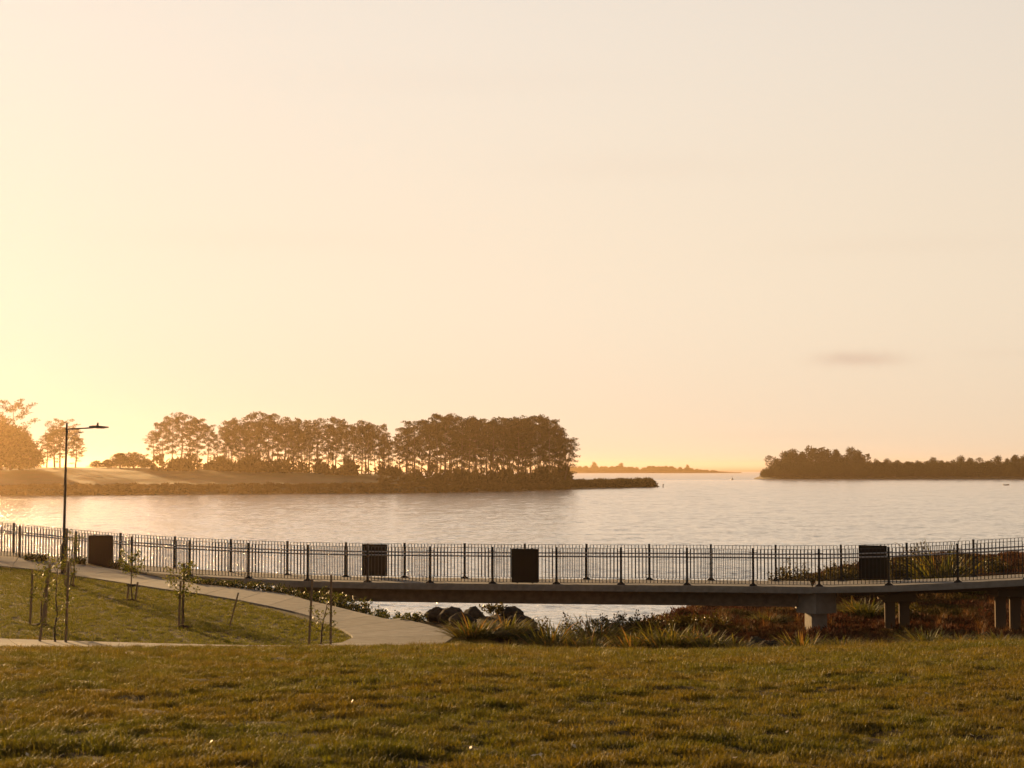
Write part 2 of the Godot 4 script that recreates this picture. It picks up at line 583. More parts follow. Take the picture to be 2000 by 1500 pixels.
func make_path() -> void:
	var a := PackedVector2Array()
	var b := PackedVector2Array()
	for i in PATH_FAR.size():
		a.append(plat_point(PATH_FAR[i][0], PATH_FAR[i][1]))
		b.append(plat_point(PATH_NEAR[i][0], PATH_NEAR[i][1]))
	# behind the brow it bends back to the west
	var inner := [[655, 1263], [560, 1270], [430, 1267], [200, 1259], [0, 1252], [-250, 1246]]
	var outer := [Vector2(-1.55, -34.2), Vector2(-2.5, -32.9), Vector2(-4.2, -32.0), Vector2(-6.4, -31.1), Vector2(-9.0, -30.6), Vector2(-12.6, -30.3)]
	for i in inner.size():
		a.append(outer[i])
		b.append(plat_point(inner[i][0], inner[i][1]))
	# even steps
	var A := _resample(a, b, 1.55)
	var p := Node3D.new()
	p.name = "path"
	add_child(p)
	p.set_meta("kind", "structure")
	var slab_mats := [M.path_concrete]
	for k in [0.9, 1.07]:
		var pm: StandardMaterial3D = M.path_concrete.duplicate()
		pm.albedo_color = lin(0.20 * k, 0.194 * k, 0.188 * k)
		slab_mats.append(pm)
	for i in A[0].size() - 1:
		var m := MB.new()
		var nu := 4
		var nv := 5
		var grid := []
		for u in nu + 1:
			var t := (u + (0.03 if u == 0 else -0.03 if u == nu else 0.0)) / nu
			var l: Vector2 = A[0][i].lerp(A[0][i + 1], t)
			var r: Vector2 = A[1][i].lerp(A[1][i + 1], t)
			var row := []
			for k in nv + 1:
				var q := l.lerp(r, float(k) / nv)
				row.append(Vector3(q.x, ground_y(q.x, q.y, false) + 0.05, q.y))
			grid.append(row)
		for u in nu:
			for k in nv:
				var c00: Vector3 = grid[u][k]
				var c01: Vector3 = grid[u][k + 1]
				var c11: Vector3 = grid[u + 1][k + 1]
				var c10: Vector3 = grid[u + 1][k]
				if (c01 - c00).cross(c11 - c00).y > 0: m.quad(c00, c01, c11, c10)
				else: m.quad(c00, c10, c11, c01)
		var dn := Vector3(0, -0.14, 0)
		for u in nu:
			m.quad(grid[u][0], grid[u][0] + dn, grid[u + 1][0] + dn, grid[u + 1][0])
			m.quad(grid[u][nv], grid[u + 1][nv], grid[u + 1][nv] + dn, grid[u][nv] + dn)
		for k in nv:
			m.quad(grid[0][k], grid[0][k + 1], grid[0][k + 1] + dn, grid[0][k] + dn)
			m.quad(grid[nu][k], grid[nu][k] + dn, grid[nu][k + 1] + dn, grid[nu][k + 1])
		part("slab", m.mesh(), slab_mats[(i * 5) % 3], p)
	path_outline = A[0].duplicate()
	var back: PackedVector2Array = A[1].duplicate()
	back.reverse()
	path_outline.append_array(back)

func _resample(a: PackedVector2Array, b: PackedVector2Array, step: float) -> Array:
	var oa := PackedVector2Array()
	var ob := PackedVector2Array()
	var ca := Curve2D.new()
	var cb := Curve2D.new()
	for pair in [[a, ca], [b, cb]]:
		var s: PackedVector2Array = pair[0]
		for i in s.size():
			var tan := (s[mini(i + 1, s.size() - 1)] - s[maxi(i - 1, 0)]) / 6.0
			pair[1].add_point(s[i], -tan, tan)
	var total := 0.0
	for i in a.size() - 1:
		var len := ((a[i] + b[i]) / 2.0).distance_to((a[i + 1] + b[i + 1]) / 2.0)
		total += len
	var count := int(total / step)
	var walked := 0.0
	var k := 0
	for n in count + 1:
		var want := total * n / count
		while k < a.size() - 2:
			var len := ((a[k] + b[k]) / 2.0).distance_to((a[k + 1] + b[k + 1]) / 2.0)
			if walked + len >= want: break
			walked += len
			k += 1
		var l := ((a[k] + b[k]) / 2.0).distance_to((a[k + 1] + b[k + 1]) / 2.0)
		var t := clampf((want - walked) / l, 0.0, 1.0)
		oa.append(ca.sample(k, t))
		ob.append(cb.sample(k, t))
	return [oa, ob]

# ------------------------------------------------------------------ the footbridge
func offset_line(line: Array, by: float, down: float) -> Array:     # by > 0 moves towards the camera
	var out := []
	for i in line.size():
		var t: Vector3 = line[mini(i + 1, line.size() - 1)] - line[maxi(i - 1, 0)]
		t.y = 0
		t = t.normalized()
		var s := Vector3(-t.z, 0, t.x)
		out.append(line[i] + s * by + Vector3(0, -down, 0))
	return out

func on_line(line: Array, px: float) -> Vector3:
	for i in line.size() - 1:
		var ua: float = 1000.0 + line[i].x / -line[i].z * F
		var ub: float = 1000.0 + line[i + 1].x / -line[i + 1].z * F
		if px <= ub:
			return line[i].lerp(line[i + 1], (px - ua) / (ub - ua))
	return line[-1]

func ribbon_solid(m: MB, a: Array, b: Array, thick: float) -> void:   # a nearer edge, b farther edge, tops given
	var dn := Vector3(0, -thick, 0)
	for i in a.size() - 1:
		m.quad(a[i], a[i + 1], b[i + 1], b[i])
		m.quad(a[i] + dn, b[i] + dn, b[i + 1] + dn, a[i + 1] + dn)
		m.quad(a[i] + dn, a[i + 1] + dn, a[i + 1], a[i])
		m.quad(b[i], b[i + 1], b[i + 1] + dn, b[i] + dn)
	var l := a.size() - 1
	m.quad(a[0], b[0], b[0] + dn, a[0] + dn)
	m.quad(a[l] + dn, b[l] + dn, b[l], a[l])

func sub_line(line: Array, from: float, to: float) -> Array:
	var out := [on_line(line, from)]
	for p in line:
		var u: float = 1000.0 + p.x / -p.z * F
		if u > from + 6.0 and u < to - 6.0:
			out.append(p)
	out.append(on_line(line, to))
	return out

func make_bridge() -> void:
	var br := thing("footbridge", Vector3(near_line[10].x, 0, near_line[10].z), "long low concrete footbridge with dark beam crossing the inlet", "footbridge")
	var o := -br.position
	var shift := func(l: Array) -> Array:
		return l.map(func(p): return p + o)
	# rows sampled at equal photo columns so that both edges pair up
	var cols := []
	for c in range(-190, 2291, 62):
		cols.append(float(c))
	var mk := func(from: float, to: float, near_by: float, far_by: float, drop: float, thick: float) -> MB:
		var na := [on_line(near_line, from)]
		for c in cols:
			if c > from + 8.0 and c < to - 8.0:
				na.append(on_line(near_line, c))
		na.append(on_line(near_line, to))
		# pair by projecting square across the bridge
		var aa := offset_line(na, near_by, drop)
		var bb := offset_line(na, -BRIDGE_WIDTH - far_by, drop)
		var m := MB.new()
		ribbon_solid(m, shift.call(aa), shift.call(bb), thick)
		return m
	part("deck", mk.call(-190.0, 1583.0, 0.14, 0.14, 0.0, 0.20).mesh(), M.concrete, br)
	part("deck", mk.call(1584.5, 2290.0, 0.15, 0.15, -0.004, 0.19).mesh(), M.concrete, br)
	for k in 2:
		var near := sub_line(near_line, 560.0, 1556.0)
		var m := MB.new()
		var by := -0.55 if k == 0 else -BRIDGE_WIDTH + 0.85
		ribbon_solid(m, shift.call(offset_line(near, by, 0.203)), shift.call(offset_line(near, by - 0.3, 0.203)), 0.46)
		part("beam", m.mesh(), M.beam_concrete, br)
	# edge beams of the approach
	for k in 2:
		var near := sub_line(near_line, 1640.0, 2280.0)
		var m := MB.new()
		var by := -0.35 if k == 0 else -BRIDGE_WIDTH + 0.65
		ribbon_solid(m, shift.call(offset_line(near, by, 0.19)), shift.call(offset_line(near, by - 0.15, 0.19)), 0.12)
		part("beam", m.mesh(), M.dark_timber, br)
	# first pier: a concrete headstock on one square column
	var p := on_line(near_line, 1595.0) + o
	var t := Basis(Vector3.UP, deg_to_rad(34.0))
	var m := MB.new()
	m.box(Transform3D(t, p + Vector3(0.05, -0.205 - 0.32, -0.62)), Vector3(0.86, 0.63, 0.86))
	m.box(Transform3D(Basis(Vector3.UP, deg_to_rad(-3)), p + Vector3(0.05, -0.21 - 0.32, -1.6)), Vector3(0.8, 0.6, 1.6))
	var cap := part("pier_cap", m.mesh(), M.concrete, br)
	m = MB.new()
	m.box(Transform3D(Basis(Vector3.UP, deg_to_rad(14)), p + Vector3(0.05, -0.85 - 0.9, -0.7)), Vector3(0.52, 1.8, 0.52))
	part("column", m.mesh(), M.concrete, br)
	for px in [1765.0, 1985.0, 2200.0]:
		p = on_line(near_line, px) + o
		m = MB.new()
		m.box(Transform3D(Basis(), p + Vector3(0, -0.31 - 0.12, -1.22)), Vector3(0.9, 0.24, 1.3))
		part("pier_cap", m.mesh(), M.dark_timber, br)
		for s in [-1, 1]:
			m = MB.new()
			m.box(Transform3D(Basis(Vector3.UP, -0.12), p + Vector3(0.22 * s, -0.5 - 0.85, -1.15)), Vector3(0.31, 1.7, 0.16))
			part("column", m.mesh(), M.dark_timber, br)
	# left abutment
	p = on_line(near_line, 575.0) + o
	m = MB.new()
	m.box(Transform3D(Basis(Vector3.UP, 0.1), p + Vector3(-0.3, -0.21 - 1.9, -1.22)), Vector3(0.6, 3.8, 2.3))
	part("abutment", m.mesh(), M.concrete, br)

func make_railing(line: Array, inward: float, label: String) -> void:
	var r := thing("bridge_railing", Vector3(line[10].x, line[10].y, line[10].z), label, "railing")
	var o := -r.position
	var bal := MB.new()
	bal.box(Transform3D(Basis(), Vector3(0, 0.592, 0)), Vector3(0.02, 1.06, 0.02))
	var bal_mesh := bal.mesh()
	var post := MB.new()
	post.box(Transform3D(Basis(), Vector3(0, 0.585, 0)), Vector3(0.068, 1.13, 0.068))
	post.box(Transform3D(Basis(), Vector3(0, 1.155, 0)), Vector3(0.076, 0.012, 0.076))
	for y in [0.17, 1.02]:
		post.box(Transform3D(Basis(), Vector3(0, y, 0)), Vector3(0.25, 0.016, 0.016))
	# curved bracket that carries the handrail
	var arc := []
	for k in 6:
		var a := PI / 2 * k / 5
		arc.append(Vector3(0.01, 0.72 + 0.13 * sin(a), inward * (0.03 + 0.09 * (1.0 - cos(a)))))
	post.tube(arc, [0.009, 0.009, 0.009, 0.009, 0.009, 0.009], 5)
	var post_mesh := post.mesh()
	var plate := MB.new()
	plate.box(Transform3D(Basis(), Vector3(0, 0.012, 0)), Vector3(0.24, 0.02, 0.15))
	for x in [-0.09, 0.09]:
		for z in [-0.05, 0.05]:
			plate.box(Transform3D(Basis(), Vector3(x, 0.034, z)), Vector3(0.03, 0.03, 0.03))
	for s in [-1.0, 1.0]:
		plate.flat(Vector3(s * 0.034, 0.09, 0.005), Vector3(s * 0.034, 0.022, 0.005), Vector3(s * 0.105, 0.022, 0.005))
		plate.flat(Vector3(s * 0.034, 0.09, -0.005), Vector3(s * 0.034, 0.022, -0.005), Vector3(s * 0.105, 0.022, -0.005))
	var plate_mesh := plate.mesh()
	var pad := MB.new()
	pad.box(Transform3D(Basis(), Vector3(0, -0.04, 0.0)), Vector3(0.28, 0.085, 0.30))
	var pad_mesh := pad.mesh()
	var tube_pts := []
	for i in line.size():
		var a: Vector3 = line[i]
		var dir: Vector3 = line[mini(i + 1, line.size() - 1)] - line[maxi(i - 1, 0)]
		var turn := atan2(-dir.z, dir.x)
		var pt := part("post", post_mesh, M.black_steel, r, a + o)
		pt.rotation.y = turn
		part("base_plate", plate_mesh, M.black_steel, pt)
		part("grout_pad", pad_mesh, M.concrete, pt)
		var flat := Vector3(dir.x, 0, dir.z).normalized()
		tube_pts.append(a + o + Vector3(0, 0.86, 0) + Vector3(-flat.z, 0, flat.x) * inward * 0.12)
		if i == line.size() - 1: break
		var b: Vector3 = line[i + 1]
		var d := b - a
		var n := maxi(4, int(round((d.length() - 0.24) / 0.112)) + 1)
		var u := d.normalized()
		var s := a + o + u * 0.12
		var e := b + o - u * 0.12
		var panel := Node3D.new()
		panel.name = "panel"
		r.add_child(panel, true)
		for y in [1.128, 0.056]:
			var m := MB.new()
			m.bar(s + Vector3(0, y, 0), e + Vector3(0, y, 0), 0.024, 0.012)
			part("rail", m.mesh(), M.black_steel, panel)
		for k in n:
			var q := s.lerp(e, float(k) / (n - 1))
			var bl := part("baluster", bal_mesh, M.black_steel, panel, q)
			bl.rotation.y = turn
	var hm := MB.new()
	var rr := []
	for k in tube_pts: rr.append(0.024)
	hm.tube(tube_pts, rr, 8)
	part("handrail", hm.mesh(), M.steel_tube, r)

func make_board(line: Array, x0: float, x1: float, gap: float, label: String) -> void:
	var a := on_line(line, x0)
	var b := on_line(line, x1)
	var c := (a + b) / 2.0
	var w := a.distance_to(b)
	var d := b - a
	var t := thing("notice_board", c, label, "board", "")
	t.rotation.y = atan2(-d.z, d.x)
	var m := MB.new()
	m.box(Transform3D(Basis(), Vector3(0, 0.575, gap)), Vector3(w, 1.04, 0.03))
	part("board", m.mesh(), M.board_back, t)
	m = MB.new()
	for s in [[0, 1.1], [0, 0.05]]:
		m.box(Transform3D(Basis(), Vector3(s[0], s[1], gap)), Vector3(w - 0.02, 0.012, 0.04))
	part("frame_rail", m.mesh(), M.black_steel, t)
	for x in [-0.28, 0.28]:
		for y in [0.045, 1.11]:
			m = MB.new()
			m.box(Transform3D(Basis(), Vector3(x * w, y, gap * 0.5)), Vector3(0.04, 0.05, absf(gap) + 0.05))
			part("clamp", m.mesh(), M.black_steel, t)

# ------------------------------------------------------------------ lamp
func make_lamp() -> void:
	var base := on_ground(123.0, 1123.0)
	var l := thing("street_lamp", base, "tall dark street lamp with one curved-braced arm beside the path", "street lamp")
	l.rotation.z = deg_to_rad(-0.7)
	var m := MB.new()
	var H := 4.55
	m.tube([Vector3(0, -0.3, 0), Vector3(0, 0.9, 0), Vector3(0, 0.96, 0), Vector3(0, H, 0)], [0.075, 0.072, 0.045, 0.03], 12)
	part("pole", m.mesh(), M.black_steel, l)
	m = MB.new()
	m.tube([Vector3(0, -0.05, 0), Vector3(0, 0.03, 0), Vector3(0, 0.05, 0)], [0.15, 0.15, 0.09], 12)
	for k in 4:
		m.box(Transform3D(Basis(), Vector3(0.11 * cos(k * PI / 2 + 0.7), 0.06, 0.11 * sin(k * PI / 2 + 0.7))), Vector3(0.035, 0.06, 0.035))
	part("base_flange", m.mesh(), M.luminaire, l)
	m = MB.new()
	m.tube([Vector3(0, H - 0.18, 0), Vector3(0.8, H - 0.13, 0)], [0.022, 0.02], 8)
	part("arm", m.mesh(), M.black_steel, l)
	m = MB.new()
	var pts := []
	var rad := []
	for k in 9:
		var a := PI / 2 * k / 8
		pts.append(Vector3(0.045 + 0.48 * (1.0 - cos(a)), H - 0.68 + 0.42 * sin(a), 0))
		rad.append(0.011)
	m.tube(pts, rad, 6)
	part("brace", m.mesh(), M.black_steel, l)
	m = MB.new()
	# flat tapering head: cross-sections along x
	var sec := [[0.68, 0.05, 0.035], [0.78, 0.09, 0.05], [0.9, 0.13, 0.055], [1.05, 0.13, 0.04], [1.24, 0.10, 0.018]]
	for i in sec.size() - 1:
		var a: Array = sec[i]
		var b: Array = sec[i + 1]
		var ya: float = H - 0.13 + a[0] * 0.02
		var yb: float = H - 0.13 + b[0] * 0.02
		m.quad(Vector3(a[0], ya + a[2], a[1]), Vector3(b[0], yb + b[2], b[1]), Vector3(b[0], yb + b[2], -b[1]), Vector3(a[0], ya + a[2], -a[1]))
		m.quad(Vector3(a[0], ya - 0.03, -a[1]), Vector3(b[0], yb - 0.02, -b[1]), Vector3(b[0], yb - 0.02, b[1]), Vector3(a[0], ya - 0.03, a[1]))
		m.quad(Vector3(a[0], ya - 0.03, a[1]), Vector3(b[0], yb - 0.02, b[1]), Vector3(b[0], yb + b[2], b[1]), Vector3(a[0], ya + a[2], a[1]))
		m.quad(Vector3(b[0], yb - 0.02, -b[1]), Vector3(a[0], ya - 0.03, -a[1]), Vector3(a[0], ya + a[2], -a[1]), Vector3(b[0], yb + b[2], -b[1]))
	var head := part("lamp_head", m.mesh(), M.luminaire, l)
	m = MB.new()
	m.tube([Vector3(0.93, H - 0.07, 0), Vector3(0.93, H + 0.0, 0), Vector3(0.93, H + 0.03, 0)], [0.03, 0.035, 0.022], 10)
	part("light_sensor", m.mesh(), M.black_steel, head)
	m = MB.new()
	m.box(Transform3D(Basis(), Vector3(1.02, H - 0.145, 0)), Vector3(0.26, 0.012, 0.16))
	part("lamp_glass", m.mesh(), M.lens_glass, head)

# ------------------------------------------------------------------ plants
func leaf_quad(m: MB, p: Vector3, dir: Vector3, across: Vector3, length: float, width: float) -> void:
	var tip := p + dir * length
	var mid := p + dir * length * 0.45
	m.flat(p, mid + across * width * 0.5, tip)
	m.flat(p, tip, mid - across * width * 0.5)

func rand_dir(r: RandomNumberGenerator) -> Vector3:
	var z := r.randf_range(-1, 1)
	var a := r.randf() * TAU
	var q := sqrt(1.0 - z * z)
	return Vector3(q * cos(a), z, q * sin(a))

func puff(m: MB, r: RandomNumberGenerator, c: Vector3, rad: Vector3, count: int, size: float, dark: Color, light: Color) -> void:
	for i in count:
		var d := rand_dir(r)
		var p := c + d * rad * pow(r.randf(), 0.4)
		var dir := (rand_dir(r) + Vector3(0, 0.5, 0) + d * 0.8).normalized()
		var across := dir.cross(rand_dir(r)).normalized()
		m.tint = dark.lerp(light, r.randf())
		leaf_quad(m, p, dir, across, size * r.randf_range(0.7, 1.4), size * r.randf_range(0.3, 0.55))

# An old seaside pine: bare trunk, flat layered sprays. Returns [trunk mesh, crown mesh], unit height 1 m = 1 m.
func pine_meshes(s: int, H: float, R: float, bare: float, dense: float, flat_top: float, lean: float) -> Array:
	var r := rng(s)
	var t := MB.new()
	var c := MB.new()
	var spine := []
	var rad := []
	var bend := Vector3(r.randf_range(-1, 1), 0, r.randf_range(-1, 1)) * 0.5
	for k in 8:
		var u := k / 7.0
		spine.append(Vector3(lean * u * H, u * H * 0.97, 0) + bend * sin(u * 3.0))
		rad.append(lerpf(0.34, 0.05, u))
	spine[0].y = -1.0
	t.tube(spine, rad, 6)
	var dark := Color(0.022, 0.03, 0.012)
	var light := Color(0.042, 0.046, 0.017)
	var limbs := int(26 * dense) + 6
	for i in limbs:
		var u := lerpf(bare, 0.98, pow((i + r.randf()) / limbs, 0.72))
		var rel := (u - bare) / (1.0 - bare)
		var prof := lerpf(0.55 + 0.45 * sin(rel * PI * 0.85 + 0.2), 1.0, 0.2) * (1.0 - pow(rel, 5.0) * (1.0 - flat_top))
		var len := R * prof * r.randf_range(0.65, 1.1)
		var az := i * 2.4 + r.randf_range(-0.5, 0.5)
		var f := u * 7.0
		var k := mini(int(f), 6)
		var from: Vector3 = spine[k].lerp(spine[k + 1], f - k)
		var out := Vector3(cos(az), 0, sin(az))
		var rise := lerpf(0.05, 0.45, rel) * len
		var tip := from + out * len + Vector3(0, rise, 0)
		var mid := from + out * len * 0.5 + Vector3(0, rise * 0.3, 0)
		t.tube([from, mid, tip], [0.11 * (1.1 - u), 0.07 * (1.1 - u), 0.02], 4, false)
		var n := 2 + int(len / 1.4)
		for j in n:
			var v := lerpf(0.4, 1.05, (j + r.randf()) / n)
			var p := from.lerp(tip, v) + Vector3(r.randf_range(-0.7, 0.7), r.randf_range(0.0, 0.5), r.randf_range(-0.7, 0.7))
			puff(c, r, p, Vector3(0.95, 0.32, 0.95) * r.randf_range(0.6, 1.3), int(lerpf(24.0, 50.0, rel) * dense), 0.48, dark, light)
	puff(c, r, spine[7] + Vector3(0, -0.2, 0), Vector3(1.3, 0.7, 1.3), int(60 * dense), 0.6, dark, light)
	return [t.mesh(), c.mesh(false, true)]

func broadleaf_meshes(s: int, H: float, R: float, tiers: int) -> Array:
	var r := rng(s)
	var t := MB.new()
	var c := MB.new()
	t.tube([Vector3(0, -1, 0), Vector3(0.2, H * 0.3, 0), Vector3(0.1, H * 0.7, 0.2)], [0.4, 0.3, 0.08], 6)
	for i in tiers:
		var u := r.randf()
		var a := r.randf() * TAU
		var q := R * sin(lerpf(0.35, 0.97, u) * PI) * r.randf_range(0.3, 0.95)
		var p := Vector3(cos(a) * q, H * lerpf(0.1, 0.9, u), sin(a) * q)
		t.tube([Vector3(0.1, H * 0.3 * u + 0.2 * H, 0), p], [0.1, 0.03], 4, false)
		puff(c, r, p, Vector3(R * 0.34, H * 0.13, R * 0.34), 60, 0.85, Color(0.022, 0.028, 0.012), Color(0.055, 0.06, 0.022))
	return [t.mesh(), c.mesh(false, true)]

func plant_tree(called: String, kind: Array, where: Vector3, scale: float, turn: float, label: String, category: String, group: String, wide := 1.0) -> Node3D:
	var o := thing(called, where, label, category, group)
	o.rotation.y = turn
	o.scale = Vector3(scale * wide, scale, scale * wide)
	part("trunk", kind[0], M.bark, o)
	part("crown", kind[1], M.pine_needles, o)
	return o

# ------------------------------------------------------------------ the far shores
const SPIT_SHORE := [[-600.0, 470.0], [0.0, 478.0], [400.0, 505.0], [800.0, 530.0], [960.0, 560.0], [1110.0, 640.0], [1285.0, 720.0]]
const SPIT_RIDGE := [[-600.0, 9.0], [0.0, 8.6], [300.0, 8.2], [420.0, 7.6], [560.0, 6.8], [760.0, 5.6], [860.0, 3.6], [1000.0, 2.6], [1130.0, 1.5], [1285.0, 0.5]]

func spit_y(px: float, t: float) -> float:
	var ridge := table(SPIT_RIDGE, px)
	var bank := minf(ridge * 0.5, 2.3)
	var y := bank * smoothstep(0.0, 0.06, t) - 0.25
	y += (ridge - bank) * smoothstep(0.08, 0.62, t)
	y -= (ridge + 1.0) * smoothstep(0.85, 1.0, t)
	y += hump.get_noise_2d(px * 0.11, t * 60.0) * 0.4 * smoothstep(0.05, 0.3, t) * smoothstep(1150.0, 900.0, px)
	return y

func spit_point(px: float, t: float) -> Vector3:
	var D := table(SPIT_SHORE, px) + t * lerpf(170.0, 40.0, smoothstep(900.0, 1280.0, px))
	return Vector3((px - 1000.0) / F * D, spit_y(px, t), -D)

func make_spit() -> void:
	var nu := 150
	var nt := 40
	var rows := []
	var m := MB.new()
	for i in nu + 1:
		var px := lerpf(-600.0, 1287.0, float(i) / nu)
		var row := []
		for j in nt + 1:
			row.append(spit_point(px, float(j) / nt))
		rows.append(row)
	for i in nu:
		for j in nt:
			var q := hump.get_noise_2d(i * 4.0, j * 9.0)
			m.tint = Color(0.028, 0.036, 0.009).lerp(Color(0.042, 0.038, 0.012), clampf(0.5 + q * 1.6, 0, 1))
			m.quad(rows[i][j], rows[i + 1][j], rows[i + 1][j + 1], rows[i][j + 1])
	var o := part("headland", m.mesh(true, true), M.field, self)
	o.set_meta("kind", "structure")

func scatter(called: String, mesh: Mesh, m: Material, places: Array, tints: Array, label: String, category: String) -> void:
	var mm := MultiMesh.new()
	mm.transform_format = MultiMesh.TRANSFORM_3D
	mm.use_colors = true
	mm.mesh = mesh
	mm.instance_count = places.size()
	for i in places.size():
		mm.set_instance_transform(i, places[i])
		mm.set_instance_color(i, tints[i])
	var o := MultiMeshInstance3D.new()
	o.name = numbered(called)
	o.multimesh = mm
	o.material_override = m
	add_child(o)
	tag(o, label, category, "", "stuff")

func make_far_shores() -> void:
	make_spit()
	var r := rng(77)
	var P := []
	for k in 8:
		P.append(pine_meshes(100 + k, 17.0, [4.2, 4.8, 3.8, 5.2, 4.4, 4.0, 5.0, 4.6][k], [0.1, 0.22, 0.16, 0.07, 0.28, 0.13, 0.2, 0.32][k], [0.85, 1.0, 0.75, 0.9, 0.85, 0.9, 1.0, 0.8][k], [0.75, 0.85, 0.6, 0.9, 0.8, 0.55, 0.9, 0.7][k], r.randf_range(-0.03, 0.03)))
	var wispy := pine_meshes(130, 17.0, 6.6, 0.3, 0.6, 0.95, 0.03)
	var lean := pine_meshes(131, 15.0, 3.6, 0.2, 0.62, 0.5, 0.16)
	var bushy := []
	for k in 4:
		bushy.append(broadleaf_meshes(200 + k, 12.0, 5.0 + k * 0.5, 46))
	# photo column and the height of each tip; depth along the ridge
	var left := [[300, 838], [318, 824], [336, 815], [352, 806], [372, 818], [388, 813], [404, 832]]
	var middle := [[420, 846], [437, 830], [455, 824], [470, 818], [490, 808], [507, 822], [523, 809], [540, 824], [557, 813], [574, 820], [590, 817], [608, 822], [624, 818], [641, 826], [657, 818], [673, 824], [690, 826], [706, 820], [722, 824], [740, 832], [752, 846]]
	var right := [[782, 858], [797, 838], [813, 820], [832, 818], [850, 806], [868, 814], [884, 816], [899, 818], [915, 814], [932, 817], [948, 816], [963, 813], [979, 820], [992, 818], [1008, 814], [1022, 817], [1038, 813], [1052, 815], [1068, 818], [1082, 824], [1092, 838]]
	var sets := [[left, 0.66, "pines in the western clump on the grassy headland", "tall layered pine in the western clump on the headland"], [middle, 0.66, "pines in the long middle row on the headland", "tall bare-trunked pine in the long row along the headland"], [right, 0.5, "pines in the dense clump near the headland's low tip", "dark dense pine in the clump beside the headland's low tip"]]
	var n := 0
	for s in sets:
		for q in s[0]:
			for back in 2:
				if back == 1 and (s == sets[0] or (s == sets[1] and int(q[0]) % 3 == 0)):
					n += 1
					continue
				var px: float = q[0] + (9.0 if back else 0.0) + r.randf_range(-3, 3)
				var t: float = s[1] + r.randf_range(-0.08, 0.1) + back * 0.12
				var b := spit_point(px, t)
				b.y = spit_y(px, t)
				var top := at(px, q[1] + r.randf_range(-4, 7) + back * r.randf_range(6, 24), -b.z).y
				var kind: Array = P[(n * 3 + back) % 8]
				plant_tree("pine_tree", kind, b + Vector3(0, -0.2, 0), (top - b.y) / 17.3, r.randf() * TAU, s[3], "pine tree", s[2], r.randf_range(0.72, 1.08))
				n += 1
	var b := spit_point(1100.0, 0.35)
	plant_tree("pine_tree", lean, b, (at(1112.0, 858.0, -b.z).y - b.y) / 15.0, 0.0, "sparse leaning pine at the outer end of the dense pine clump", "pine tree", "")
	for q in [[22.0, 786.0, 0.6, 0.5, "big wispy spreading tree above the dense bush on the headland"], [118.0, 822.0, 0.62, 2.2, "flat-topped spreading tree standing alone on the headland field"]]:
		b = spit_point(q[0], q[2])
		plant_tree("spreading_tree", wispy, b, (at(q[0], q[1], -b.z).y - b.y) / 17.4, q[3], q[4], "tree", "")
	for q in [[4.0, 826.0], [22.0, 834.0], [40.0, 846.0], [58.0, 868.0], [14.0, 872.0], [-25.0, 822.0], [75.0, 905.0], [-60.0, 830.0], [-100.0, 820.0]]:
		b = spit_point(q[0], 0.5)
		plant_tree("broadleaf_tree", P[int(absf(q[0])) % 8] if int(absf(q[0])) % 3 != 1 else bushy[int(absf(q[0])) % 4], b, (at(q[0], q[1], -b.z).y - b.y) / (17.2 if int(absf(q[0])) % 3 != 1 else 11.5), q[0], "broad dense tree in the thicket under the wispy tree", "tree", "broad trees in the thicket on the headland", 1.3)
	for q in [[92.0, 862.0], [108.0, 852.0], [128.0, 850.0], [148.0, 868.0]]:
		b = spit_point(q[0], 0.6)
		plant_tree("broadleaf_tree", P[(int(q[0]) + 1) % 8], b, (at(q[0], q[1] - 14.0, -b.z).y - b.y) / 17.2, q[0], "dense tree beneath the flat-topped spreading tree", "tree", "trees under the spreading tree", 1.35)
	for q in [[190.0, 900.0], [212.0, 898.0], [236.0, 886.0], [262.0, 885.0], [284.0, 898.0]]:
		b = spit_point(q[0], 0.66)
		plant_tree("headland_bush", bushy[int(q[0]) % 4], b, (at(q[0], q[1], -b.z).y - b.y) / 11.5, q[0], "low round bush on the headland field between the tree clumps", "bush", "bushes between the tree clumps", 2.3)
	# undergrowth on the bank and along the low tip
	var tuft := MB.new()
	puff(tuft, rng(5), Vector3(0, 0.5, 0), Vector3(0.9, 0.6, 0.9), 90, 0.5, Color(0.8, 0.8, 0.8), Color.WHITE)
	var tm := tuft.mesh(false, true)
	var places := []
	var tints := []
	for i in 3200:
		var px := r.randf_range(-500.0, 1110.0)
		var t := r.randf_range(0.01, 0.13)
		if i % 5 == 0:
			px = r.randf_range(740.0, 1115.0)
			t = r.randf_range(0.1, 0.6)
		var p := spit_point(px, t)
		var k := r.randf_range(0.35, 1.0) * (1.0 + 0.5 * hump.get_noise_2d(px * 0.9, 3.0))
		places.append(Transform3D(Basis(Vector3.UP, r.randf() * TAU).scaled(Vector3(k * 1.4, k, k)), p + Vector3(0, -0.2, 0)))
		tints.append(Color(0.04, 0.036, 0.016).lerp(Color(0.07, 0.055, 0.022), r.randf()))
	scatter("bank_scrub", tm, M.scrub, places, tints, "low brown scrub along the headland's waterside bank", "scrub")
	places = []
	tints = []
	for i in 520:
		var px := r.randf_range(300.0, 1112.0)
		var t := r.randf_range(0.5, 0.75) if px < 780 else r.randf_range(0.3, 0.7)
		var clump := hump.get_noise_2d(px * 1.2, 8.0)
		if clump < (0.06 if px < 760 else -0.12): continue
		var p := spit_point(px, t)
		var k := r.randf_range(1.0, 2.3) * (0.7 + maxf(0.0, clump) * 1.8) * (1.1 if px > 780 else 1.0)
		places.append(Transform3D(Basis(Vector3.UP, r.randf() * TAU).scaled(Vector3(k * 1.1, k * 1.3, k)), p + Vector3(0, -0.2, 0)))
		tints.append(Color(0.03, 0.032, 0.014).lerp(Color(0.055, 0.05, 0.02), r.randf()))
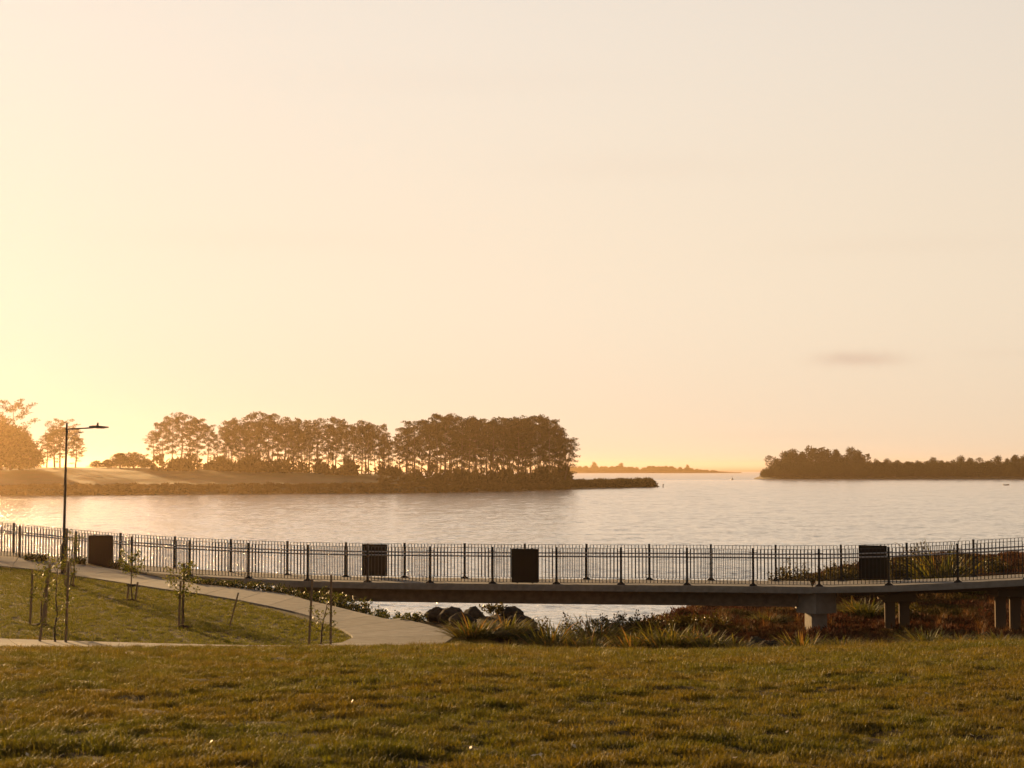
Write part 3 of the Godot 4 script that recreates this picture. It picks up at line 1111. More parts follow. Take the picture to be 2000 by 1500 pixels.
	scatter("understory_scrub", tm, M.scrub, places, tints, "dark undergrowth between the pine trunks on the headland", "scrub")
	places = []
	tints = []
	for i in 520:
		var px := r.randf_range(1095.0, 1281.0)
		var p := spit_point(px, r.randf_range(0.1, 0.8))
		var k := r.randf_range(0.9, 1.5) * (1.25 + 0.3 * hump.get_noise_2d(px * 1.1, 0.0)) * smoothstep(1284.0, 1268.0, px)
		places.append(Transform3D(Basis(Vector3.UP, r.randf() * TAU).scaled(Vector3(k * 1.3, k * 1.25, k)), Vector3(p.x, 0.3, p.z)))
		tints.append(Color(0.045, 0.045, 0.016).lerp(Color(0.075, 0.065, 0.022), r.randf()))
	scatter("mangrove_scrub", tm, M.scrub, places, tints, "low green scrub covering the headland's narrow tip", "scrub")
	# wooded island to the right
	var m := MB.new()
	var rows := []
	for i in 61:
		var px := lerpf(1470.0, 2500.0, i / 60.0)
		var row := []
		for j in 9:
			var D := 1310.0 + j * 22.0 - 12.0 * smoothstep(1500.0, 1800.0, px)
			var rise := smoothstep(0.0, 0.5, j / 8.0) * (1.0 - smoothstep(0.7, 1.0, j / 8.0))
			row.append(Vector3((px - 1000.0) / F * D, -0.4 + (1.0 + 4.0 * rise) * smoothstep(1468.0, 1500.0, px), -D))
		rows.append(row)
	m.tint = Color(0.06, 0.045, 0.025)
	for i in 60:
		for j in 8:
			m.quad(rows[i][j], rows[i + 1][j], rows[i + 1][j + 1], rows[i][j + 1])
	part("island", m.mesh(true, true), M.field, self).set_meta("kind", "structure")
	var skyline := [[1502, 890], [1518, 893], [1534, 884], [1548, 880], [1566, 884], [1586, 871], [1600, 876], [1614, 880], [1632, 880], [1648, 892], [1662, 876], [1676, 882], [1692, 887], [1710, 896], [1732, 897], [1752, 900], [1772, 902], [1790, 899], [1808, 901], [1822, 895], [1838, 900], [1858, 898], [1876, 892], [1894, 896], [1912, 894], [1930, 898], [1948, 892], [1966, 897], [1982, 890], [1998, 888], [2030, 886], [2070, 884]]
	for i in skyline.size():
		var D := 1370.0 + r.randf_range(-10, 20)
		var q: Array = skyline[i]
		var where := Vector3((q[0] - 1000.0) / F * D, 3.0, -D)
		var top := at(q[0], q[1], D).y
		var k: Array = P[i % 8] if i % 6 == 0 else bushy[i % 4]
		plant_tree("island_tree", k, where, (top - 3.0) / (17.2 if i % 6 == 0 else 11.6), i * 1.7, "tall tree rising above the wooded island's canopy", "tree", "trees on the wooded island's skyline", 1.0 if i % 6 == 0 else r.randf_range(0.7, 1.15))
	places = []
	tints = []
	for i in 620:
		var px := r.randf_range(1492.0, 2400.0)
		var D := r.randf_range(1322.0, 1400.0)
		var k := r.randf_range(0.8, 1.2) * lerpf(0.55, 1.0, smoothstep(1490.0, 1540.0, px))
		places.append(Transform3D(Basis(Vector3.UP, r.randf() * TAU).scaled(Vector3.ONE * (k * 0.95)), Vector3((px - 1000.0) / F * D, 1.0, -D)))
		tints.append(Color(0.8, 0.8, 0.8).lerp(Color(1.3, 1.2, 1.0), r.randf()))
	scatter("island_wood", bushy[1][1], M.pine_needles, places, tints, "continuous dark wood covering the island below its skyline trees", "wood")
	# faint island on the horizon
	m = MB.new()
	m.tint = Color(0.05, 0.045, 0.03)
	var FD := 3600.0
	for i in 40:
		var pa := lerpf(1040.0, 1450.0, i / 40.0)
		var pb := lerpf(1040.0, 1450.0, (i + 1) / 40.0)
		var ha := 6.0 * smoothstep(1450.0, 1330.0, pa) + 2.4
		var hb := 6.0 * smoothstep(1450.0, 1330.0, pb) + 2.4
		var a0 := Vector3((pa - 1000.0) / F * FD, -0.5, -FD)
		var b0 := Vector3((pb - 1000.0) / F * FD, -0.5, -FD)
		m.quad(a0, b0, b0 + Vector3(0, hb, -30), a0 + Vector3(0, ha, -30))
		m.quad(a0 + Vector3(0, ha, -30), b0 + Vector3(0, hb, -30), b0 + Vector3(0, 0, -90), a0 + Vector3(0, 0, -90))
	part("distant_island", m.mesh(true, true), M.field, self).set_meta("kind", "structure")
	places = []
	tints = []
	for i in 130:
		var px := r.randf_range(1050.0, 1310.0) if i % 4 else r.randf_range(1310.0, 1400.0)
		var k := r.randf_range(0.8, 1.2) * lerpf(1.0, 0.4, smoothstep(1290.0, 1400.0, px))
		places.append(Transform3D(Basis(Vector3.UP, r.randf() * TAU).scaled(Vector3(k * 1.6, k, k * 1.6)), Vector3((px - 1000.0) / F * (FD + 20.0), 1.0, -FD - 20.0)))
		tints.append(Color(0.9, 0.9, 0.9))
	scatter("distant_wood", bushy[0][1], M.pine_needles, places, tints, "faint low wood along the island on the horizon", "wood")
	for q in [[1160.0, 903.0, 1.3], [1213.0, 905.0, 1.5], [1235.0, 912.0, 1.4], [1342.0, 908.0, 1.1]]:
		var where := Vector3((q[0] - 1000.0) / F * (FD + 25.0), 2.0, -FD - 25.0)
		plant_tree("distant_tree", bushy[2], where, (at(q[0], q[1], FD + 25.0).y - 2.0) / 11.6, q[0], "faint round tree on the island along the horizon", "tree", "trees on the faint horizon island", q[2] * 0.7)

# ------------------------------------------------------------------ small things on the water
func make_water_things() -> void:
	var p := on_level(1965.0, 948.0, 0.0)
	var b := thing("dinghy", p, "small dark open boat alone on the water off the wooded island", "boat")
	var m := MB.new()
	var L := [[-1.35, 0.5, 0.42], [-0.6, 0.68, 0.4], [0.3, 0.66, 0.45], [1.0, 0.4, 0.55], [1.45, 0.03, 0.68]]
	for i in L.size() - 1:
		var a: Array = L[i]
		var c: Array = L[i + 1]
		for s in [-1.0, 1.0]:
			var q := [Vector3(a[0], a[2], s * a[1]), Vector3(c[0], c[2], s * c[1]), Vector3(c[0], -0.2, s * c[1] * 0.5), Vector3(a[0], -0.2, s * a[1] * 0.5)]
			m.quad(q[0], q[3], q[2], q[1])
	m.quad(Vector3(-1.35, 0.42, -0.5), Vector3(-1.35, 0.42, 0.5), Vector3(-1.35, -0.2, 0.25), Vector3(-1.35, -0.2, -0.25))
	part("hull", m.mesh(), M.hull, b)
	for x in [-0.8, 0.2]:
		m = MB.new()
		m.box(Transform3D(Basis(), Vector3(x, 0.3, 0)), Vector3(0.25, 0.04, 1.1))
		part("thwart", m.mesh(), M.stake_timber, b)
	m = MB.new()
	m.box(Transform3D(Basis(), Vector3(-1.45, 0.5, 0)), Vector3(0.25, 0.5, 0.25))
	part("outboard_motor", m.mesh(), M.black_steel, b)
	p = on_level(1430.0, 937.0, 0.0)
	b = thing("channel_buoy", p, "tiny pale buoy on open water between the two wooded shores", "buoy")
	m = MB.new()
	m.tube([Vector3(0, -0.3, 0), Vector3(0, 0.5, 0), Vector3(0, 0.9, 0), Vector3(0, 1.6, 0)], [0.9, 0.9, 0.4, 0.3], 10)
	part("float", m.mesh(), M.buoy_white, b)
	m = MB.new()
	m.tube([Vector3(0, 1.6, 0), Vector3(0, 2.8, 0)], [0.08, 0.05], 6)
	part("mast", m.mesh(), M.hull, b)
	for q in [[1284.0, 951.5, 1.5], [1295.0, 951.5, 1.0]]:
		p = on_level(q[0], q[1], 0.0)
		b = thing("mooring_post", p, "short dark post in the water just off the scrubby tip", "post", "posts off the scrubby tip")
		m = MB.new()
		m.tube([Vector3(0, -0.5, 0), Vector3(0, q[2], 0)], [0.22, 0.18], 7)
		part("pile", m.mesh(), M.dark_timber, b)
		m = MB.new()
		m.tube([Vector3(-0.25, q[2] + 0.1, 0), Vector3(0.0, q[2] + 0.22, 0), Vector3(0.3, q[2] + 0.14, 0), Vector3(0.4, q[2] + 0.4, 0)], [0.05, 0.2, 0.14, 0.06], 6)
		part("cap", m.mesh(), M.dark_timber, b)

# ------------------------------------------------------------------ young trees and stakes
func stake_part(parent: Node3D, foot: Vector3, top: Vector3) -> void:
	var m := MB.new()
	m.bar(foot - (top - foot).normalized() * 0.25, top, 0.042, 0.042)
	part("stake", m.mesh(), M.stake_timber, parent)

func sapling(called: String, px: float, py: float, top_py: float, s: int, label: String, o: Dictionary) -> void:
	var base := on_ground(px, py)
	var D := -base.z
	var t := thing(called, base, label, "sapling", "")
	var r := rng(s)
	var H := at(px, top_py, D).y - base.y
	var m := MB.new()
	var lean: float = o.get("lean", 0.0)
	var pts := []
	var rad := []
	for k in 6:
		var u := k / 5.0
		pts.append(Vector3(lean * u + r.randf_range(-0.03, 0.03), H * u * 0.92 - (0.2 if k == 0 else 0.0), r.randf_range(-0.03, 0.03)))
		rad.append(lerpf(0.024, 0.007, u))
	m.tube(pts, rad, 6)
	var leaves := MB.new()
	var from: float = o.get("from", 0.35)
	var count: int = o.get("branches", 10)
	var spread: float = o.get("spread", 0.3)
	for i in count:
		var u := lerpf(from, 1.0, (i + r.randf()) / count)
		var f := u * 5.0
		var k := mini(int(f), 4)
		var p: Vector3 = pts[k].lerp(pts[k + 1], f - k)
		var az := i * 2.4 + r.randf()
		var len := spread * r.randf_range(0.5, 1.1)
		var q := p + Vector3(cos(az) * len, len * r.randf_range(0.3, 1.0), sin(az) * len)
		m.tube([p, q], [0.007, 0.003], 4, false)
		for j in int(o.get("leaves", 16) * 1.5):
			var c := p.lerp(q, r.randf_range(0.3, 1.1)) + rand_dir(r) * 0.07
			var dir := (rand_dir(r) + Vector3(0, 0.1, 0)).normalized()
			leaves.tint = Color(0.06, 0.075, 0.016).lerp(Color(0.14, 0.14, 0.03), r.randf())
			leaf_quad(leaves, c, dir, dir.cross(rand_dir(r)).normalized(), r.randf_range(0.045, 0.08), r.randf_range(0.026, 0.04))
	part("trunk", m.mesh(), M.bark, t)
	part("crown", leaves.mesh(false, true), M.leaves, t)
	for st in o.get("stakes", []):
		var foot := on_ground(st[0], st[1])
		foot.z = base.z + st[4] if st.size() > 4 else base.z
		foot.x = (st[0] - 1000.0) / F * -foot.z
		foot.y = ground_y(foot.x, foot.z)
		var top := at(st[2], st[3], -foot.z)
		stake_part(t, foot - base, top - base)
	if o.has("tie"):
		for st in o.stakes:
			var x: float = ((st[0] + st[2]) / 2.0 - 1000.0) / F * D - base.x
			var mm := MB.new()
			mm.bar(Vector3(x, H * o.tie, 0), Vector3(lean * o.tie, H * o.tie - 0.02, 0), 0.012, 0.06)
			part("tie", mm.mesh(), M.tie, t)
	var mu := MB.new()
	var ring := []
	for k in 14:
		var a := TAU * k / 14
		var q := 0.42 * r.randf_range(0.75, 1.2)
		var x := cos(a) * q
		var z := sin(a) * q
		ring.append(Vector3(x, ground_y(base.x + x, base.z + z) - base.y - 0.04, z))
	for k in 14:
		var a: Vector3 = ring[k]
		var b: Vector3 = ring[(k + 1) % 14]
		var ma := a * 0.55 + Vector3(0, 0.035, 0)
		var mb := b * 0.55 + Vector3(0, 0.035, 0)
		mu.quad(b, a, ma, mb)
		mu.flat(mb, ma, Vector3(0, 0.06, 0))
	part("mulch_mound", mu.mesh(), M.mulch, t)

func make_saplings() -> void:
	sapling("young_tree", 78, 1222, 1098, 11, "sparse young tree between two tall stakes on the sloping lawn", {"lean": 0.12, "branches": 12, "leaves": 18, "spread": 0.36, "stakes": [[64, 1222, 64, 1113], [94, 1224, 93, 1109]]})
	sapling("young_tree", 107, 1259, 1098, 12, "spindly young tree beside the lower path, with a leaning stake", {"lean": 0.05, "branches": 14, "leaves": 22, "spread": 0.32, "from": 0.12, "stakes": [[83, 1264, 98, 1101], [134, 1258, 134, 1096]]})
	sapling("young_tree", 139, 1146, 1030, 13, "tall staked young tree right behind the street lamp", {"branches": 12, "leaves": 22, "spread": 0.24, "from": 0.2, "stakes": [[131, 1146, 131, 1032], [147, 1143, 147, 1040]]})
	sapling("young_tree", 258, 1174, 1082, 14, "leafy bent young tree with low stakes and a tie", {"lean": -0.06, "branches": 11, "leaves": 34, "spread": 0.32, "from": 0.52, "stakes": [[252, 1174, 252, 1143], [268, 1174, 269, 1137]], "tie": 0.34})
	sapling("young_tree", 357, 1226, 1104, 15, "leafy young tree hugging two close stakes on a mulch mound", {"branches": 14, "leaves": 26, "spread": 0.36, "from": 0.42, "stakes": [[353, 1226, 353, 1135], [360, 1225, 360, 1100]]})
	sapling("young_tree", 624, 1264, 1172, 16, "sparse crooked young tree between two widely spaced stakes by the path", {"lean": 0.14, "branches": 9, "leaves": 12, "spread": 0.34, "from": 0.2, "stakes": [[606, 1263, 610, 1131], [648, 1262, 647, 1122]]})
	var foot := on_ground(446, 1225)
	var top := at(465, 1160, -foot.z)
	var t := thing("garden_stake", foot, "single thin stake leaning over alone on the lawn slope", "stake")
	var m := MB.new()
	m.bar(Vector3(0, -0.1, 0), top - foot, 0.03, 0.03)
	part("shaft", m.mesh(), M.stake_timber, t)
	m = MB.new()
	var d := (top - foot).normalized()
	m.bar(top - foot - d * 0.005, top - foot + d * 0.03, 0.034, 0.034)
	part("cap", m.mesh(), M.concrete, t)

# ------------------------------------------------------------------ flax, shrubs, rocks
var flax_leaves := []

func flax_kit() -> void:
	var r := rng(31)
	for k in 8:
		var m := MB.new()
		# unit leaf: 1 m long arching blade with a folded keel
		var arch := r.randf_range(0.12, 0.75)
		var n := 6
		var pts := []
		var a := deg_to_rad(r.randf_range(4, 16))
		var p := Vector3.ZERO
		pts.append(p)
		for i in n:
			p += Vector3(0, cos(a), sin(a)) / n
			a += arch * (0.5 + i * 0.35) / n * 2.0
			pts.append(p)
		m.tint = Color.WHITE
		for i in n:
			var wa := 0.015 * sin(PI * (0.25 + 0.75 * i / n)) + 0.003
			var wb := 0.015 * sin(PI * (0.25 + 0.75 * (i + 1) / n)) + 0.001
			var da := Vector3(0, 0, -0.006)
			m.quad(pts[i] + Vector3(-wa, 0, 0), pts[i] + da, pts[i + 1] + da, pts[i + 1] + Vector3(-wb, 0, 0))
			m.quad(pts[i] + da, pts[i] + Vector3(wa, 0, 0), pts[i + 1] + Vector3(wb, 0, 0), pts[i + 1] + da)
		flax_leaves.append(m.mesh(false, true))

var flax_hearts := []

func flax_transform(r: RandomNumberGenerator, height: float, width: float, most: float) -> Transform3D:
	var az := r.randf() * TAU
	var out := sqrt(r.randf()) * most
	var h := height * r.randf_range(0.7, 1.15)
	var b := Basis(Vector3.UP, az) * Basis(Vector3.RIGHT, out * 0.62) * Basis(Vector3.UP, r.randf_range(-0.9, 0.9))
	var k := r.randf_range(0.8, 1.25) * maxf(1.0, height)
	return Transform3D(b * Basis.from_scale(Vector3(k, h, h)), Vector3(sin(az) * out * width * 0.35, -0.08, cos(az) * out * width * 0.35))

func flax_heart_kit() -> void:
	for q in 3:
		var r := rng(640 + q)
		var m := MB.new()
		for i in 240:
			var src: PackedVector3Array = flax_leaves[r.randi() % 8].surface_get_arrays(0)[Mesh.ARRAY_VERTEX]
			var t := flax_transform(r, 0.86, 1.0, 1.1)
			m.tint = Color(0.055, 0.062, 0.016).lerp(Color(0.115, 0.10, 0.025), r.randf())
			for k in range(0, src.size(), 3):
				m.flat(t * src[k], t * src[k + 2], t * src[k + 1])
		flax_hearts.append(m.mesh(false, true))

func tinted(m: StandardMaterial3D, c: Color) -> StandardMaterial3D:
	var o: StandardMaterial3D = m.duplicate()
	o.albedo_color = c.linear_to_srgb()
	return o

var flax_tints := []

func flax(where: Vector3, height: float, width: float, count: int, s: int, label: String, group := "", dry := 0.0) -> void:
	if flax_tints.is_empty():
		for c in [Color(0.11, 0.11, 0.022), Color(0.16, 0.14, 0.028), Color(0.21, 0.165, 0.035), Color(0.07, 0.08, 0.018), Color(0.23, 0.13, 0.04)]:
			flax_tints.append(tinted(M.flax, c))
	var r := rng(s)
	var t := thing("flax_clump", where, label, "flax", group)
	var heart := part("foliage", flax_hearts[s % 3], M.flax, t)
	heart.scale = Vector3(width, height, width)
	heart.rotation.y = s * 1.1
	heart.set_meta("kind", "stuff")
	for i in count:
		var o := part("leaf", flax_leaves[r.randi() % 8], flax_tints[4 if r.randf() < dry + 0.06 else r.randi() % 4], t)
		o.transform = flax_transform(r, height, width, 1.0)

func shrub(where: Vector3, h: float, w: float, s: int, label: String, group: String, dark := Color(0.03, 0.036, 0.014), light := Color(0.075, 0.075, 0.025), leaf := 0.065, called := "shrub") -> void:
	var r := rng(s)
	var t := thing(called, where, label, "shrub", group)
	var stems := MB.new()
	var c := MB.new()
	var n := 9 + int(h * 9)
	for i in n:
		var az := i * 2.4 + r.randf()
		var q := sqrt(r.randf()) * w * 0.5
		var tip := Vector3(cos(az) * q, h * r.randf_range(0.55, 1.0) * (1.0 - 0.35 * q / (w * 0.5)), sin(az) * q)
		stems.tube([Vector3(cos(az) * q * 0.2, -0.05, sin(az) * q * 0.2), tip * Vector3(0.7, 0.55, 0.7), tip], [0.009, 0.007, 0.003], 4, false)
		for j in int(60 * clampf(h, 0.5, 1.3)):
			var u := r.randf_range(0.15, 1.02)
			var p := Vector3(tip.x * (0.35 + 0.65 * u), tip.y * u, tip.z * (0.35 + 0.65 * u)) + rand_dir(r) * 0.07
			var dir := (rand_dir(r) + Vector3(0, 0.5, 0)).normalized()
			c.tint = dark.lerp(light, r.randf())
			leaf_quad(c, p, dir, dir.cross(rand_dir(r)).normalized(), leaf * r.randf_range(0.8, 1.5), leaf * r.randf_range(0.5, 0.8))
	part("stems", stems.mesh(), M.bark, t)
	part("foliage", c.mesh(false, true), M.leaves, t)

func boulder(where: Vector3, size: Vector3, s: int, label: String, group: String) -> void:
	var f := FastNoiseLite.new()
	f.seed = s
	f.frequency = 0.9
	var sp := SphereMesh.new()
	sp.radial_segments = 30
	sp.rings = 18
	sp.radius = 0.5
	sp.height = 1.0
	var a := sp.get_mesh_arrays()
	var v: PackedVector3Array = a[Mesh.ARRAY_VERTEX]
	for i in v.size():
		var d := v[i].normalized()
		var k := 0.5 * (1.0 + 0.45 * f.get_noise_3dv(d * 1.3) + 0.16 * f.get_noise_3dv(d * 4.0 + Vector3(9, 0, 0)) + 0.07 * f.get_noise_3dv(d * 11.0))
		# facets: push the surface back to a few cutting planes
		for q in 7:
			var nn := Vector3(sin(q * 2.1 + s), sin(q * 1.3 + s * 0.7) , cos(q * 1.7 + s)).normalized()
			var dd := d.dot(nn)
			if dd > 0.2:
				k = minf(k, (0.42 + 0.03 * f.get_noise_3dv(d * 9.0)) / dd)
		v[i] = d * k * size
	a[Mesh.ARRAY_VERTEX] = v
	var st := SurfaceTool.new()
	var am := ArrayMesh.new()
	am.add_surface_from_arrays(Mesh.PRIMITIVE_TRIANGLES, a)
	st.create_from(am, 0)
	st.generate_normals()
	var o := part("boulder", st.commit(), M.rock, self, where)
	o.rotation.y = s * 1.3
	tag(o, label, "boulder", group)

func standing(px: float, depth: float) -> Vector3:
	var x := (px - 1000.0) / F * depth
	return Vector3(x, ground_y(x, -depth), -depth)

func make_planting() -> void:
	flax_kit()
	flax_heart_kit()
	# flax along the edge of the lawn: photo column, depth, tip height in the photo, width, leaves, label
	var rowA := "golden-tipped flax clump along the lawn's edge"
	var front := [
		[925, 36.4, 1196, 0.9, 70, "spiky flax clump standing beside the end of the concrete path"],
		[958, 36.9, 1212, 0.8, 46, "small flax clump squeezed between the two spiky clumps by the path"],
		[990, 37.4, 1195, 0.9, 60, "upright flax clump in front of boulders under the bridge"],
		[1068, 36.4, 1203, 0.9, 60, "rust-tipped flax clump between boulders at the lawn's edge"],
		[1100, 35.8, 1228, 0.7, 40, "low flax tuft in front of the rust-tipped clump"],
		[1148, 35.6, 1226, 0.7, 42, "short flax tuft by the dark mound at the lawn's edge"],
		[1238, 35.6, 1222, 0.8, 54, rowA], [1272, 36.0, 1212, 0.8, 60, rowA], [1308, 35.5, 1208, 0.8, 66, rowA], [1345, 35.8, 1212, 0.8, 60, rowA], [1382, 35.2, 1222, 0.8, 54, rowA],
		[1432, 35.0, 1236, 0.7, 40, "low flax at the tapering end of the golden-tipped row"],
		[1565, 36.5, 1228, 0.9, 60, "broad grey-green flax clump in front of the concrete pier"],
		[1640, 35.0, 1243, 0.6, 26, "thin low flax tuft to one side of the concrete pier"],
		[1805, 37.5, 1220, 0.9, 58, "arching flax clump in front of the paired dark columns"],
		[1868, 36.5, 1240, 0.6, 34, "small yellowish flax tuft beside the arching clump"],
		[1945, 36.5, 1232, 0.8, 50, "green flax clump in front of the last dark pier"],
	]
	var s := 300
	for f in front:
		var p := standing(f[0], f[1])
		var h := at(f[0], f[2], f[1]).y - p.y
		flax(p, clampf(h * 1.22, 0.45, 1.6), f[3], f[4], s, f[5], "golden-tipped flax row" if f[5] == rowA else "", 0.12 if s % 3 else 0.3)
		s += 1
	var back := [
		[1690, 57.0, 1152, 1.2, 50, "drooping flax clump on the red bank beneath the bridge deck"],
		[1668, 58.0, 1158, 1.0, 40, "pale flax clump growing beside the drooping one beneath the deck"],
		[1838, 64.0, 1063, 1.4, 56, "dark tall flax clump silhouetted above the railing on the bank"],
		[1160, 48.5, 1182, 1.2, 54, "dark flax clump growing under the middle of the bridge"],
		[1085, 47.5, 1188, 1.0, 46, "dark bushy flax under the bridge near the water"],
		[1495, 56.0, 1186, 0.9, 36, "flax clump behind the concrete pier beneath the beam"],
		[1895, 62.0, 1108, 1.0, 40, "low flax clump on the bank beyond the railing"],
		[1270, 50.0, 1190, 1.0, 44, "shaded flax clump beneath the beam behind the golden row"],
	]
	for f in back:
		var p := standing(f[0], f[1])
		var h := at(f[0], f[2], f[1]).y - p.y
		flax(p, clampf(h * (1.3 if f[0] == 1838 else 1.05), 0.6, 2.6), f[3], f[4], s, f[5], "", 0.1)
		s += 1
	# shrubs beyond the path
	var r := rng(55)
	var hedge := [[395, 1132, 0.3], [420, 1134, 0.35], [450, 1134, 0.4], [480, 1133, 0.45], [510, 1136, 0.5], [540, 1141, 0.5], [566, 1146, 0.5], [592, 1146, 0.55], [616, 1145, 0.6], [640, 1144, 0.7], [662, 1147, 0.7], [684, 1150, 0.7], [706, 1163, 0.5], [728, 1175, 0.45], [748, 1182, 0.4], [768, 1188, 0.35], [790, 1200, 0.25], [812, 1211, 0.2]]
	for q in hedge:
		var line := 0.0
		for i in PATH_FAR.size() - 1:
			if q[0] >= PATH_FAR[i][0] and q[0] < PATH_FAR[i + 1][0]:
				line = lerpf(PATH_FAR[i][1], PATH_FAR[i + 1][1], float(q[0] - PATH_FAR[i][0]) / (PATH_FAR[i + 1][0] - PATH_FAR[i][0]))
		var e := plat_point(q[0], line)
		var D := -e.y + 0.45
		var p := standing(q[0], D)
		var h := at(q[0], q[1], D).y - p.y
		shrub(p, clampf(h, 0.22, 1.1), 0.85, s, "low glossy shrub in the planted strip between path and bridge", "glossy shrubs along the path's far edge")
		s += 1
	for q in [[232, 1102], [258, 1106], [284, 1112], [310, 1118], [335, 1122], [160, 1098], [60, 1082], [85, 1085]]:
		var D: float = 56.0 - (q[0] - 60) * 0.006
		var p := standing(q[0], D)
		p.y = maxf(p.y, 3.8)
		shrub(p, 0.32, 0.5, s, "tiny shrub sprouting at the foot of the railing posts", "tiny shrubs at the railing's foot")
		s += 1
	for q in [[1520, 63.0, 1112, 0.9], [1548, 64.0, 1104, 1.2], [1572, 63.0, 1118, 0.8], [1612, 63.5, 1108, 1.0], [1640, 64.0, 1092, 1.3], [1658, 63.0, 1102, 1.0], [1750, 66.0, 1086, 1.2], [1797, 67.0, 1068, 1.3], [1780, 66.0, 1090, 1.0], [1855, 66.0, 1084, 1.0], [1940, 68.0, 1088, 1.1], [1700, 66.0, 1096, 1.0]]:
		var p := standing(q[0], q[1])
		var h := at(q[0], q[2], q[1]).y - p.y
		shrub(p, clampf(h * 1.3, 0.5, 2.2), q[3], s, "rounded dark bush on the bank beyond the bridge railing", "bushes on the bank beyond the railing", Color(0.035, 0.032, 0.012), Color(0.09, 0.07, 0.022), 0.08, "bank_bush")
		s += 1
	for q in [[1120, 50.0, 1183, 1.3], [1200, 51.0, 1180, 1.6], [1240, 50.5, 1182, 1.5], [1300, 53.0, 1184, 1.5], [1340, 53.0, 1186, 1.4], [1040, 45.5, 1195, 0.9], [965, 43.0, 1200, 0.7], [900, 42.0, 1203, 0.5], [1390, 54.0, 1190, 1.2], [1765, 55.0, 1165, 1.0]]:
		var p := standing(q[0], q[1])
		var h := at(q[0], q[2], q[1]).y - p.y
		shrub(p, clampf(h, 0.3, 1.6), q[3], s, "dense bushy shrub growing on the bank beneath the bridge", "shrubs on the bank beneath the bridge", Color(0.035, 0.032, 0.012), Color(0.09, 0.07, 0.022), 0.075, "waterside_shrub")
		s += 1
	# boulders of the bank
	var rocks := [[838, 41.2, 0.7], [856, 40.6, 0.95], [880, 40.2, 1.0], [902, 39.4, 0.8], [868, 42.0, 0.9], [925, 42.0, 0.8], [1015, 41.0, 1.0], [1035, 40.5, 0.9], [1000, 43.0, 0.9], [1175, 38.0, 0.8], [1195, 37.4, 0.7], [1120, 40.0, 0.8], [1475, 37.0, 0.9], [1498, 36.5, 0.7], [1455, 37.4, 0.7], [1530, 38.0, 0.7], [1622, 44.0, 0.7], [950, 44.5, 0.9], [1060, 44.0, 0.8]]
	for i in rocks.size():
		var q: Array = rocks[i]
		var p := standing(q[0], q[1])
		var want := 3.2 if q[0] < 930 else p.y + 0.12
		p.y = maxf(p.y + 0.1, want) if q[0] < 930 else p.y + 0.12
		var k: float = q[2] * 0.68
		var right_side: bool = q[0] > 1440
		boulder(p, Vector3(k * r.randf_range(0.95, 1.3), k * r.randf_range(0.65, 0.85), k), 400 + i, "grey boulder half buried in the bed before the pier" if right_side else ("rounded boulder at the water's edge past the path's end" if q[0] < 930 else "grey boulder lying among the flax under the bridge"), "boulders before the pier" if right_side else ("boulders at the path's end" if q[0] < 930 else "boulders among the flax"))

# ------------------------------------------------------------------ grass
func tuft_mesh(s: int, blades: int, h: float, spread: float, w: float) -> ArrayMesh:
	var r := rng(s)
	var m := MB.new()
	for i in blades:
		var a := r.randf() * TAU
		var p := Vector3(cos(a), 0, sin(a)) * spread * sqrt(r.randf())
		var az := r.randf() * TAU
		var out := Vector3(cos(az), 0, sin(az))
		var side := Vector3(-sin(az), 0, cos(az)) * w * r.randf_range(0.7, 1.2)
		var hh := h * r.randf_range(0.55, 1.2)
		var l1 := p + Vector3(0, hh * 0.55, 0) + out * hh * r.randf_range(0.05, 0.3)
		var tip := l1 + Vector3(0, hh * 0.4, 0) + out * hh * r.randf_range(0.1, 0.7)
		var k := r.randf_range(0.75, 1.25)
		m.tint = Color(k, k, k)
		if r.randf() < 0.25: m.tint = Color(1.5 * k, 1.25 * k, 1.0 * k)
		p.y = -0.01
		m.flat(p - side, p + side, l1 + side * 0.7)
		m.flat(p - side, l1 + side * 0.7, l1 - side * 0.7)
		m.flat(l1 - side * 0.7, l1 + side * 0.7, tip)
	return m.mesh(false, true)

func grass_tint(x: float, z: float, r: RandomNumberGenerator) -> Color:
	var q := hump.get_noise_2d(x * 5.0 + 100.0, z * 5.0) * 1.3 + hump.get_noise_2d(x * 22.0, z * 22.0 + 50.0) * 0.8
	var k := clampf(0.48 + q * 0.7 + r.randf_range(-0.35, 0.35), 0.0, 1.0)
	return Color(0.138, 0.1, 0.016).lerp(Color(0.092, 0.093, 0.011), k) * r.randf_range(0.65, 1.4)

